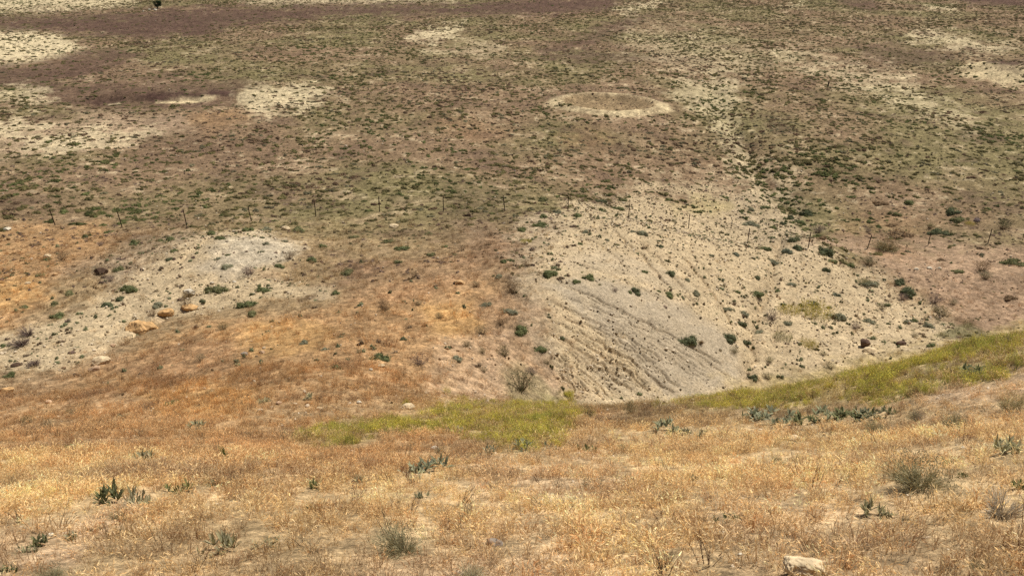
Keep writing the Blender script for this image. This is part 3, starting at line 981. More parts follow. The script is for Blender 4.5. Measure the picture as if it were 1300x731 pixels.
SHRUB_GROUP = {'cushion': 'cushion shrubs of the clay slopes', 'mat': 'mat shrubs of the clay slopes', 'brush': 'loose shrubs of the slopes', 'dry': 'twiggy dry bushes',
               'dead': 'dead bushes', 'leafy': 'broad leaved plants in the grass', 'weed': 'yellow-green weed clumps', 'sprig': 'upright sprigs in the grass'}
CAT = {'leafy': 'plant', 'weed': 'weed clump', 'sprig': 'plant'}
NAME = {'cushion': 'cushion_shrub', 'mat': 'mat_shrub', 'brush': 'loose_shrub', 'dry': 'twiggy_bush', 'dead': 'dead_bush', 'leafy': 'leafy_plant', 'weed': 'weed_clump', 'sprig': 'upright_sprig'}


def plant(habit, tintname, p, width, rz=None, squash=1.0, asp=1.0, tintmul=1.0, group=None, name=None):
    parts = random.choice(habits[habit])
    if rz is None: rz = j(0, 6.28)
    t = np.array(TINTS[tintname] if isinstance(tintname, str) else tintname) * tintmul * j(.88, 1.14) * (1.75 if isinstance(tintname, str) else 1.0) * (np.array((1.5, 1.42, 1.3)) if habit == 'leafy' else 1)
    st = np.array((.33, .30, .19) if habit == 'dry' else STEMT.get(tintname, (.20, .15, .10))) * j(.9, 1.1)
    loc = (p[0], p[1], p[2] - .012)
    if len(parts) == 1:
        o = link(name or NAME[habit], parts[0][1])
        o.color = (*(st if parts[0][0] == 'stem' else t), 1)
    else:
        o = link(name or NAME[habit], None)
        for nm, me in parts:
            c = link(nm, me, o); c.color = (*(st if nm == 'stem' else t), 1)
    o.location = loc; o.rotation_euler = (0, 0, rz); o.scale = (width * asp, width / asp ** .3, width * squash)
    o['group'] = group or SHRUB_GROUP[habit]
    o['category'] = CAT.get(habit, 'shrub')
    return o


PHRASE = {('cushion', 'green'): 'dark green cushion shrub', ('cushion', 'dark'): 'darkest green cushion shrub', ('cushion', 'grey'): 'grey-green cushion shrub',
          ('cushion', 'brown'): 'brownish cushion shrub', ('cushion', 'teal'): 'blue-green cushion shrub', ('cushion', 'olive'): 'olive cushion shrub',
          ('cushion', 'purple'): 'purple-grey cushion shrub', ('mat', 'green'): 'dark green mat shrub', ('mat', 'grey'): 'grey-green mat shrub', ('mat', 'olive'): 'olive mat shrub',
          ('mat', 'dark'): 'very dark mat shrub', ('mat', 'brown'): 'brown mat shrub'}


def phrase(h, t):
    if (h, t) in PHRASE: return PHRASE[(h, t)]
    w = {'brush': 'loose', 'dry': 'twiggy dry', 'dead': 'bare dead', 'leafy': 'broad-leaved', 'weed': 'feathery', 'sprig': 'upright'}[h]
    c = {'green': 'green', 'dark': 'dark green', 'grey': 'grey-green', 'brown': 'brown', 'purple': 'purple-grey', 'teal': 'blue-green', 'dry': 'straw coloured', 'white': 'whitish grey',
         'yellow': 'yellow-green', 'olive': 'olive', 'deep': 'deep green'}[t]
    n = {'brush': 'shrub', 'dry': 'bush', 'dead': 'bush', 'leafy': 'plant', 'weed': 'weed clump', 'sprig': 'plant'}[h]
    return '%s %s %s' % (w, c, n)


SECT = {
    'K': 'on the pale left mound', 'L': 'beside the pale wash far left', 'O': 'on the orange grass slope', 'B': 'behind the orange slope',
    'G': 'on the grey clay slope', 'E': 'on the orange slope\'s pale edge', 'T': 'atop the pale slope',
    'C': 'on the pale flat at right', 'D': 'by the dry channel\'s top', 'F': 'on the bare brown flat', 'Q': 'behind the right fence end',
    'N': 'in the near straw grass, left half', 'M': 'in the near straw grass, middle', 'P': 'in the near straw grass, right half', 'Y': 'along the middle yellow-green weeds', 'Z': 'below the right-hand weeds',
}
# u, v of the foot, width in photo pixels, habit, tint, section, (own label)
PL = [
    # pale left mound
    (267, 298, 17, 'cushion', 'green', 'K'), (280, 303, 15, 'mat', 'green', 'K'), (313, 293, 17, 'cushion', 'green', 'K'), (338, 292, 16, 'cushion', 'grey', 'K'), (214, 306, 18, 'cushion', 'green', 'K'),
    (220, 319, 12, 'cushion', 'green', 'K'), (214, 330, 11, 'cushion', 'dark', 'K'), (172, 309, 16, 'cushion', 'green', 'K'), (286, 340, 18, 'cushion', 'grey', 'K', 'round grey-green shrub on the grey face of the left mound'),
    (276, 329, 13, 'mat', 'grey', 'K'), (290, 324, 8, 'mat', 'green', 'K'), (331, 320, 8, 'cushion', 'grey', 'K'), (339, 309, 9, 'mat', 'grey', 'K'), (361, 307, 10, 'mat', 'grey', 'K'), (367, 329, 20, 'brush', 'brown', 'K', 'loose brownish shrub at the right foot of the left mound'),
    (354, 339, 14, 'cushion', 'green', 'K'), (397, 331, 18, 'cushion', 'green', 'B'), (409, 314, 14, 'cushion', 'green', 'B'), (377, 294, 20, 'cushion', 'olive', 'B'), (164, 367, 22, 'mat', 'green', 'K', 'long dark green mat shrub in the middle of the left wash'),
    (136, 388, 19, 'cushion', 'dark', 'K', 'near one of two touching dark cushion shrubs on the left wash'), (151, 381, 16, 'cushion', 'dark', 'K', 'far one of two touching dark cushion shrubs on the left wash'),
    (201, 388, 18, 'cushion', 'grey', 'K', 'grey-green shrub just behind the two orange boulders'), (275, 369, 28, 'mat', 'olive', 'K', 'wide olive mat shrub below the grey left mound'), (335, 369, 20, 'mat', 'green', 'K'), (315, 389, 28, 'mat', 'green', 'O', 'wide green mat shrub where orange grass meets the left wash'),
    (321, 399, 18, 'cushion', 'olive', 'O'), (152, 342, 16, 'cushion', 'olive', 'K'), (87, 374, 16, 'cushion', 'olive', 'L'), (72, 403, 20, 'cushion', 'green', 'L'), (85, 409, 11, 'dead', 'purple', 'L'), (37, 425, 24, 'dead', 'purple', 'L'),
    (28, 438, 30, 'dead', 'purple', 'L'), (43, 465, 26, 'dead', 'purple', 'L'), (5, 440, 16, 'cushion', 'green', 'L'), (13, 478, 18, 'cushion', 'green', 'L'), (68, 387, 15, 'cushion', 'olive', 'L'), (30, 390, 12, 'mat', 'olive', 'L'), (193, 401, 18, 'brush', 'brown', 'K', 'brown shrub against the back of the large orange boulder'),
    (237, 390, 20, 'brush', 'brown', 'K', 'brown shrub behind the small flat orange boulder'), (317, 349, 22, 'brush', 'purple', 'K'), (238, 378, 18, 'dead', 'dry', 'K', 'pinkish dry bush below the pale slab'), (203, 306, 12, 'mat', 'olive', 'K'), (52, 350, 12, 'mat', 'olive', 'L'), (45, 312, 16, 'mat', 'brown', 'L'), (80, 330, 22, 'brush', 'brown', 'L'), (60, 330, 14, 'mat', 'olive', 'L'),
    (122, 345, 12, 'brush', 'olive', 'L'), (140, 357, 16, 'brush', 'purple', 'L'), (128, 312, 12, 'brush', 'purple', 'L'),
    # orange slope
    (387, 436, 16, 'cushion', 'grey', 'O'), (255, 458, 18, 'brush', 'grey', 'O'), (428, 468, 20, 'mat', 'green', 'O'), (425, 373, 13, 'cushion', 'green', 'B'), (284, 418, 18, 'brush', 'olive', 'O'), (412, 444, 12, 'mat', 'grey', 'O'),
    (511, 431, 11, 'cushion', 'dark', 'O'), (480, 455, 26, 'mat', 'green', 'O'), (533, 463, 30, 'brush', 'purple', 'O'), (488, 394, 26, 'brush', 'brown', 'O'), (441, 348, 20, 'cushion', 'olive', 'B'), (511, 316, 18, 'mat', 'green', 'B'),
    (450, 302, 14, 'mat', 'olive', 'B'), (506, 334, 14, 'cushion', 'olive', 'B'), (558, 404, 14, 'brush', 'grey', 'O'), (525, 352, 14, 'brush', 'brown', 'B'), (531, 387, 12, 'brush', 'grey', 'O'), (548, 324, 13, 'cushion', 'olive', 'B'), (565, 314, 12, 'mat', 'green', 'B'), (460, 333, 10, 'cushion', 'dark', 'B'),
    (495, 308, 16, 'mat', 'olive', 'B'), (544, 297, 12, 'cushion', 'olive', 'B'), (623, 299, 11, 'brush', 'brown', 'B'), (587, 318, 14, 'brush', 'brown', 'B'),
    # edge between orange and pale slopes
    (663, 421, 27, 'cushion', 'green', 'E', 'largest dark green cushion shrub on the orange slope\'s pale edge'), (685, 445, 21, 'mat', 'green', 'E'), (714, 429, 10, 'cushion', 'dark', 'G', 'lone small dark shrub left of the grey clay'), (661, 496, 48, 'brush', 'dark', 'E', 'large ragged dark brush above the middle yellow-green weeds'), (640, 452, 26, 'brush', 'olive', 'E'), (612, 424, 24, 'brush', 'grey', 'E'),
    (646, 396, 20, 'mat', 'grey', 'E'), (650, 372, 32, 'brush', 'brown', 'E'), (638, 333, 13, 'cushion', 'green', 'E'), (649, 331, 10, 'cushion', 'green', 'E'), (669, 338, 17, 'brush', 'brown', 'E'), (634, 352, 14, 'cushion', 'grey', 'E'), (603, 364, 14, 'brush', 'grey', 'E'), (619, 388, 18, 'mat', 'grey', 'E'), (612, 448, 14, 'brush', 'olive', 'E'), (578, 455, 16, 'mat', 'grey', 'E'), (695, 462, 14, 'brush', 'olive', 'E'), (614, 472, 16, 'brush', 'grey', 'E'), (636, 412, 22, 'brush', 'brown', 'E'),
    (592, 440, 16, 'brush', 'olive', 'O'), (675, 475, 20, 'brush', 'purple', 'E'),
    # grey clay slope
    (695, 349, 24, 'cushion', 'green', 'G'), (730, 358, 13, 'cushion', 'green', 'G'), (746, 354, 19, 'cushion', 'green', 'G'), (781, 370, 12, 'brush', 'purple', 'G'), (806, 371, 19, 'cushion', 'dark', 'G'), (800, 371, 9, 'cushion', 'green', 'G'), (850, 348, 16, 'cushion', 'dark', 'G'),
    (850, 375, 18, 'cushion', 'green', 'G'), (875, 434, 32, 'mat', 'dark', 'G', 'long dark green mat shrub with a white stone on the grey clay'), (889, 436, 12, 'dead', 'brown', 'G', 'small rusty dead bush beside the white stone on grey clay'), (817, 345, 10, 'mat', 'green', 'G'), (838, 313, 11, 'cushion', 'dark', 'G'), (816, 298, 18, 'cushion', 'grey', 'G'), (836, 370, 7, 'cushion', 'green', 'G'),
    # top of the pale slope
    (661, 293, 17, 'cushion', 'green', 'T'), (691, 276, 14, 'cushion', 'green', 'T'), (734, 275, 15, 'cushion', 'green', 'T'), (686, 287, 22, 'mat', 'green', 'T'), (708, 270, 14, 'cushion', 'grey', 'T'), (765, 268, 13, 'cushion', 'green', 'T'), (785, 266, 16, 'mat', 'green', 'T'), (763, 256, 14, 'mat', 'dark', 'T'), (690, 255, 18, 'cushion', 'olive', 'T'),
    (744, 295, 12, 'cushion', 'grey', 'T'), (736, 310, 9, 'cushion', 'green', 'T'), (663, 305, 9, 'mat', 'grey', 'T'), (792, 255, 14, 'mat', 'olive', 'T'), (675, 318, 12, 'dead', 'purple', 'T'), (803, 294, 8, 'mat', 'grey', 'T'), (770, 305, 8, 'cushion', 'grey', 'T'), (668, 308, 14, 'weed', 'yellow', 'T'),
    # dry channel top
    (954, 285, 20, 'mat', 'grey', 'D'), (1006, 306, 20, 'cushion', 'dark', 'D'), (999, 320, 17, 'cushion', 'teal', 'D'), (1013, 315, 16, 'cushion', 'dark', 'D'), (1046, 321, 26, 'cushion', 'dark', 'D', 'widest dark shrub at the top right of the pale flat'), (1044, 304, 17, 'cushion', 'brown', 'D'), (1038, 296, 22, 'brush', 'purple', 'D'),
    (1023, 273, 20, 'cushion', 'dark', 'D'), (1003, 277, 14, 'cushion', 'dark', 'D'), (1018, 284, 16, 'cushion', 'green', 'D'), (994, 285, 11, 'cushion', 'dark', 'D'), (953, 267, 12, 'cushion', 'grey', 'D'), (973, 264, 12, 'mat', 'green', 'D'), (1000, 258, 10, 'cushion', 'green', 'D'), (981, 302, 9, 'mat', 'green', 'D'), (970, 316, 16, 'mat', 'green', 'D'), (980, 333, 18, 'mat', 'grey', 'D'),
    # pale flat
    (1061, 375, 12, 'cushion', 'teal', 'C', 'round blue-green shrub alone in the middle of the pale flat'), (961, 354, 13, 'cushion', 'dark', 'C'), (961, 375, 22, 'mat', 'green', 'C'), (883, 373, 15, 'cushion', 'grey', 'C'), (873, 356, 11, 'cushion', 'grey', 'C'), (933, 323, 11, 'cushion', 'teal', 'C'), (903, 325, 9, 'cushion', 'grey', 'C'), (942, 413, 17, 'cushion', 'dark', 'C'), (926, 430, 25, 'cushion', 'dark', 'C'),
    (946, 435, 14, 'cushion', 'dark', 'C'), (932, 448, 17, 'brush', 'green', 'C'), (976, 460, 15, 'brush', 'green', 'C'), (955, 480, 16, 'cushion', 'dark', 'C'), (974, 481, 18, 'brush', 'dark', 'C'), (1048, 343, 13, 'cushion', 'dark', 'C'), (1141, 359, 20, 'cushion', 'dark', 'C'), (1154, 374, 28, 'cushion', 'dark', 'C', 'widest dark shrub on the pale flat\'s right edge'), (1178, 414, 17, 'cushion', 'grey', 'C'), (1184, 439, 13, 'cushion', 'green', 'C'),
    (1103, 337, 24, 'brush', 'dark', 'C'), (1081, 338, 14, 'cushion', 'green', 'C'), (1119, 393, 16, 'brush', 'grey', 'C'), (1128, 388, 10, 'cushion', 'green', 'C'), (1063, 403, 24, 'cushion', 'grey', 'C'), (1035, 399, 46, 'weed', 'yellow', 'C'), (1000, 397, 28, 'weed', 'yellow', 'C'), (1026, 439, 24, 'weed', 'yellow', 'C'), (993, 430, 24, 'weed', 'olive', 'C'), (1044, 451, 13, 'brush', 'green', 'C'), (1096, 359, 16, 'weed', 'olive', 'C'), (1054, 468, 17, 'brush', 'grey', 'C'),
    (1000, 412, 18, 'mat', 'grey', 'C'), (980, 406, 26, 'brush', 'purple', 'C'), (960, 416, 10, 'cushion', 'dark', 'C'), (966, 422, 14, 'mat', 'grey', 'C'), (943, 398, 14, 'mat', 'grey', 'C'), (925, 393, 12, 'mat', 'grey', 'C'), (1004, 361, 12, 'mat', 'grey', 'C'), (988, 370, 9, 'cushion', 'green', 'C'), (936, 371, 9, 'cushion', 'green', 'C'), (1163, 408, 10, 'cushion', 'green', 'C'), (1154, 408, 10, 'mat', 'grey', 'C'), (1187, 396, 14, 'brush', 'olive', 'C'), (1210, 387, 15, 'brush', 'grey', 'C'), (1160, 428, 14, 'brush', 'dark', 'C'),
    (1102, 408, 16, 'mat', 'grey', 'C'), (1108, 362, 22, 'mat', 'grey', 'C'), (1055, 332, 14, 'mat', 'green', 'C'), (1146, 381, 18, 'brush', 'purple', 'C'), (1085, 417, 16, 'brush', 'purple', 'C'), (1032, 385, 14, 'cushion', 'grey', 'C'), (1185, 385, 24, 'brush', 'purple', 'C'), (1195, 402, 24, 'brush', 'dark', 'C'),
    # bare brown flat and the right end of the fence
    (1216, 345, 14, 'mat', 'olive', 'F'), (1250, 354, 22, 'brush', 'grey', 'F'), (1245, 344, 26, 'brush', 'brown', 'F'), (1285, 335, 30, 'mat', 'olive', 'F'), (1126, 318, 40, 'dry', 'brown', 'F', 'rust-brown brush clump right of the tilted fence post'), (1195, 330, 10, 'mat', 'brown', 'F'), (1282, 378, 16, 'mat', 'brown', 'F'),
    (1208, 271, 22, 'cushion', 'dark', 'Q', 'big dark grey shrub beyond the right fence posts'), (1153, 259, 18, 'cushion', 'green', 'Q', 'bright green shrub beyond the fence at right'), (1241, 280, 12, 'cushion', 'purple', 'Q'), (1216, 281, 20, 'cushion', 'olive', 'Q'), (1231, 285, 12, 'weed', 'yellow', 'Q'), (1190, 296, 26, 'mat', 'dark', 'Q'), (1273, 291, 26, 'brush', 'dark', 'Q'),
    (1141, 298, 30, 'mat', 'brown', 'Q'), (1101, 295, 13, 'brush', 'purple', 'Q', 'small dark brush behind the tilted right fence post'), (1180, 290, 16, 'brush', 'olive', 'Q'), (1133, 287, 14, 'mat', 'brown', 'Q'), (1121, 260, 18, 'mat', 'brown', 'Q'), (1135, 273, 16, 'cushion', 'olive', 'Q'),
    # near straw grass
    (220, 514, 16, 'leafy', 'green', 'N'), (247, 546, 24, 'leafy', 'grey', 'N'), (180, 589, 28, 'leafy', 'grey', 'N'), (288, 584, 30, 'sprig', 'deep', 'N', 'dark grassy green clump below the tan boulder'), (86, 570, 18, 'leafy', 'green', 'N'), (224, 624, 28, 'leafy', 'green', 'N'), (128, 638, 46, 'leafy', 'dark', 'N', 'wide dark leafy clump over a pale patch at left'), (181, 637, 42, 'leafy', 'grey', 'N'),
    (155, 658, 34, 'dry', 'dry', 'N'), (396, 620, 20, 'leafy', 'green', 'N'), (394, 646, 17, 'leafy', 'green', 'N'), (272, 703, 44, 'leafy', 'grey', 'N', 'larger pale-edged leafy plant low in the left straw grass'), (343, 696, 33, 'leafy', 'grey', 'N'), (48, 693, 32, 'leafy', 'dark', 'N'), (33, 701, 24, 'leafy', 'grey', 'N'), (90, 685, 24, 'leafy', 'grey', 'N'), (117, 674, 16, 'leafy', 'dark', 'N'), (8, 725, 24, 'leafy', 'dark', 'N'),
    (67, 735, 54, 'dry', 'grey', 'N'), (339, 510, 16, 'leafy', 'grey', 'N'), (389, 507, 18, 'leafy', 'grey', 'N'), (90, 528, 18, 'brush', 'olive', 'N'), (36, 537, 22, 'brush', 'olive', 'N'), (63, 543, 26, 'brush', 'grey', 'N'), (270, 617, 14, 'leafy', 'grey', 'N'), (157, 530, 12, 'leafy', 'grey', 'N'),
    (536, 599, 54, 'leafy', 'teal', 'M', 'wide blue-green leafy clump below the middle weeds'), (535, 632, 16, 'leafy', 'teal', 'M'), (511, 700, 80, 'dry', 'grey', 'M', 'large grey-green twiggy bush low in the middle foreground'), (745, 571, 22, 'leafy', 'green', 'M', 'compact green leafy plant right of the middle weeds'), (743, 620, 20, 'sprig', 'grey', 'M'), (622, 598, 8, 'sprig', 'brown', 'M'), (850, 549, 36, 'leafy', 'teal', 'M'), (600, 742, 54, 'dry', 'white', 'M'),
    (455, 612, 22, 'dry', 'grey', 'M'), (790, 571, 16, 'dry', 'dry', 'M'), (560, 574, 20, 'dry', 'dry', 'M'), (620, 555, 28, 'leafy', 'teal', 'Y'), (622, 576, 24, 'leafy', 'teal', 'Y'), (660, 573, 30, 'leafy', 'teal', 'Y'), (580, 549, 20, 'leafy', 'teal', 'Y'), (745, 528, 26, 'brush', 'olive', 'Y'), (800, 524, 26, 'brush', 'olive', 'Y'), (840, 517, 26, 'weed', 'yellow', 'Y'), (700, 569, 20, 'leafy', 'teal', 'Y'), (740, 517, 16, 'brush', 'grey', 'Y'),
    (872, 550, 18, 'leafy', 'teal', 'P'), (893, 552, 16, 'leafy', 'grey', 'P'), (969, 533, 40, 'leafy', 'teal', 'Z'), (1003, 536, 38, 'leafy', 'teal', 'Z'), (1055, 534, 40, 'leafy', 'teal', 'Z'), (985, 537, 36, 'leafy', 'teal', 'Z'), (1030, 538, 36, 'leafy', 'dark', 'Z'), (1072, 529, 40, 'leafy', 'dark', 'Z'), (1105, 527, 40, 'leafy', 'teal', 'Z'), (952, 530, 24, 'leafy', 'dark', 'Z'), (1088, 535, 44, 'leafy', 'dark', 'Z'), (1120, 530, 36, 'leafy', 'dark', 'Z'), (1215, 545, 46, 'dry', 'grey', 'Z', 'grey twiggy bush on pinkish soil at right'), (1285, 520, 56, 'dry', 'dry', 'Z'), (1165, 533, 30, 'dry', 'purple', 'Z'),
    (1240, 476, 40, 'leafy', 'dark', 'Z', 'dark leafy plants at the right end of the yellow-green weeds'), (1285, 575, 44, 'leafy', 'grey', 'P', 'grey-green leafy clump at the right edge of the straw grass'), (1168, 619, 104, 'dry', 'grey', 'P', 'largest twiggy grey-green bush in the right foreground'), (1221, 606, 14, 'leafy', 'green', 'P', 'small green leafy plant touching the largest twiggy bush'), (923, 660, 31, 'leafy', 'dark', 'P', 'dark thick-leaved plant standing alone in the right straw grass'), (1116, 655, 36, 'leafy', 'grey', 'P'),
    (1272, 656, 70, 'dead', 'white', 'P', 'whitish dead bush at the right edge'), (1298, 620, 26, 'leafy', 'green', 'P'), (985, 590, 24, 'dry', 'grey', 'P'), (1150, 660, 18, 'dry', 'dry', 'P'), (1110, 552, 40, 'dry', 'dry', 'P'), (880, 610, 14, 'leafy', 'grey', 'P'), (1240, 720, 26, 'dry', 'olive', 'P'), (1060, 700, 22, 'dry', 'dry', 'P'),
]
by = {}
nshrub = 0
PLANTED = []
for e in PL:
    u, v, w, hb, tn, sec = e[:6]
    p = hit(u, v)
    width = w / PXM(p)
    sq = 1.0; asp = 1.0
    PLANTED.append((p, width))
    if hb == 'mat': asp = 1.25
    if hb == 'leafy': sq = min(1.4, max(.6, .46 / width))
    if hb == 'sprig': sq = 1.3
    o = plant(hb, tn, p, width * (1.12 if hb in ('cushion', 'mat') else 1.65 if hb == 'leafy' else 1.04), rz=(j(-.4, .4) if hb == 'mat' else None), squash=sq, asp=asp)
    if o['category'] == 'shrub': nshrub += 1
    if len(e) > 6:
        o['label'] = e[6]
    else:
        by.setdefault((sec, phrase(hb, tn)), []).append((u, o))
for (sec, ph), L in by.items():
    L.sort(key=lambda t: t[0])
    for i, (u, o) in enumerate(L):
        s = '%s %s' % (ph, SECT[sec])
        if len(L) == 2: s += ', ' + ('left', 'right')[i] + ' one of two'
        elif len(L) > 2: s += ', %s from left' % ordinal(i)
        o['label'] = s

# the nearest shrubs of the plain, one by one, up to 300 shrubs in all
px = np.array([p[0] for p in POSTS]); pz = np.array([p[1] for p in POSTS])
order = np.argsort(SHX[:, 1] - .8 * sz * 0)
taken = np.array([hit(e[0], e[1])[:2] for e in PL])
single = []
keep = np.ones(len(SHX), bool)
for i in range(len(SHX)):           # nothing in the fence line, nothing inside a plant that already stands there
    if SHX[i, 1] < 90 and np.hypot(*(taken - SHX[i]).T).min() < .7: keep[i] = False
for i in order:
    if len(single) >= 300 - nshrub: break
    if not keep[i]: continue
    X_, Y_ = SHX[i]
    fy = np.interp(X_, px, pz)
    if Y_ < fy + .6 or abs(X_) > .665 * Y_: continue
    if sz[i] < .55: continue
    single.append(i)
rows = {}
for i in single:
    X_, Y_ = SHX[i]
    k = int(np.searchsorted(px, X_))
    p = place(np.array([X_]), np.array([Y_]))[0]
    o = plant('cushion' if R.random() < .7 else 'mat', tuple(tint[i]), p, sz[i] * 1.1, squash=.75, group='scattered shrubs just beyond the fence', name='plain_shrub')
    rows.setdefault(k, []).append((Y_, kindname[i], o))
    keep[i] = False
for k, L in rows.items():
    L.sort(key=lambda t: t[0])
    if k == 0: where = 'left of the first fence post'
    elif k == len(px): where = 'right of the last fence post'
    else: where = 'between %s and %s posts' % (ORD[k - 1], ORD[k])
    for i, (Y_, kn, o) in enumerate(L):
        o['label'] = '%s shrub beyond the fence, %s, %s one back' % (kn, where, ordinal(i))

far_shrub = [cushion_mesh('far_shrub', M_leafi, 90, .36, 4, .08) for _ in range(8)]
x, y = SHX[keep].T
scatter_object('desert_shrubs', far_shrub, place(x, y, .02), turns(len(x), .04), np.c_[sz[keep] * 1.15, sz[keep], sz[keep] * .72], tint[keep], 'mass of small olive and brown shrubs dotted over the far plain', 'shrubs')
# little sprouts on the pale slopes
sprout = [cushion_mesh('sprout', M_leafi, 40, .5, 1, .12) for _ in range(3)]
x, y = candidates(30000, 26, 88, 1.0)
c, sh = ground_cover(x, y)
k = R.random(len(x)) < clamp01(.95 * sh['pale'] * (1 - sh['grey']) * clamp01(.45 + 1.0 * fbm(x / 4, y / 4, 601, 3)) + .03 * sh['bare'] + .2 * sh['orange'] + .5 * sh['speck'])
k &= ~(R.random(len(x)) < sh['grey'] * .95)
x, y = x[k], y[k]
t = np.where(R.random((len(x), 1)) < .65, np.array((.20, .205, .105)), np.array((.25, .18, .11))) * R.uniform(.7, 1.3, (len(x), 1))
scatter_object('slope_sprouts', sprout, place(x, y, .01), turns(len(x), .1), sizes(len(x), .10 + .46 * R.random(len(x)) ** 2.0, .7, .2), t, 'tiny grey-green and brown sprouts dotting the pale slopes', 'sprouts')

def near_plants(x, y):
    m = np.zeros(len(x))
    for (p, wd) in PLANTED:
        if p[1] > 34: continue
        k = np.hypot(x - p[0], y - p[1] + .04) < wd * .62
        m[k] = 1
    return m


# ------------------------------------------------------------------ dry grass (nobody could count it)
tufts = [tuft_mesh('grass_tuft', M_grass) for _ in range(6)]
PTS = []; SZ = []; TN = []


def grass(n, y0, y1, dens, smin, smax, power=1.0):
    x, y = candidates(n, y0, y1, 1.0, power, 6)
    c, sh = ground_cover(x, y)
    bare = sh['pale'] + sh['grey'] + sh['cream'] + sh['rim'] + sh['moundtop']
    pk = sh['pinksoil'] + sh['bare'] * .9 + sh['pink'] * .5
    p = dens * sstep(62, 46, y) * clamp01(1 - 1.0 * bare) * clamp01(1 - .62 * pk) * (1 - .4 * clamp01(sh['yellow'])) * clamp01(.62 + 1.0 * fbm(x / .9, y / .9, 501, 3) + .35 * fbm(x / 3.5, y / 3.5, 503, 2))
    p = p * (1 - .92 * near_plants(x, y))
    k = R.random(n) < p
    x, y, c, q = x[k], y[k], c[k], (sh['tan'] + sh['gold'])[k]
    s = R.uniform(smin, smax, len(x)) * (1 + .35 * fbm(x / 2.5, y / 2.5, 511, 2))
    t = c * R.uniform(1.0, 1.7, (len(x), 1)) * np.array((1.06, 1.15, 1.18))
    w = (R.random(len(x)) < .25 * q)[:, None]
    t = np.where(w, t * np.array((1.15, 1.22, 1.38)), t)
    w = (fbm(x / 1.8, y / 1.8, 517, 3) + R.normal(0, .2, len(x)) > .33)[:, None]
    t = np.where(w, t * .55 + np.array((.155, .118, .084)), t * 1.08)
    w = (R.random(len(x)) < .12)[:, None]
    t = np.where(w, t * np.array((.75, .62, .55)), t)
    PTS.append(place(x, y, .015)); SZ.append(s); TN.append(np.clip(t, .02, .85))


grass(46000, 1.2, 12, .9, .32, .68)
grass(38000, 12, 26, .9, .45, .9)
grass(46000, 24, 62, .75, .55, 1.15)
P = np.concatenate(PTS); S = np.concatenate(SZ); T = np.concatenate(TN)
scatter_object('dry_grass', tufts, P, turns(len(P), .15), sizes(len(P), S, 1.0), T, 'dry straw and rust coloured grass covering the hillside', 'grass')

stalks = [twig_mesh('dry_stalk', M_grass, 11, .34, w=.009, spread=.5, tip=(1.1, 1, .9), base=(.7, .6, .55), splits=3) for _ in range(4)]
x, y = candidates(7500, 2, 30, 1.0)
c, sh = ground_cover(x, y)
k = (R.random(len(x)) < .55 * (1 - clamp01(sh['pale'] + sh['grey']))) & (fbm(x / 1.5, y / 1.5, 611, 2) > -.1)
x, y = x[k], y[k]
t = np.where(R.random((len(x), 1)) < .5, np.array((.20, .125, .08)), np.array((.27, .235, .15))) * R.uniform(.6, 1.3, (len(x), 1))
scatter_object('dry_stalks', stalks, place(x, y, .01), turns(len(x), .2), sizes(len(x), R.uniform(.4, .75, len(x)), 1.0), t, 'scattered brown and grey dead stalks standing in the straw grass', 'stalks')

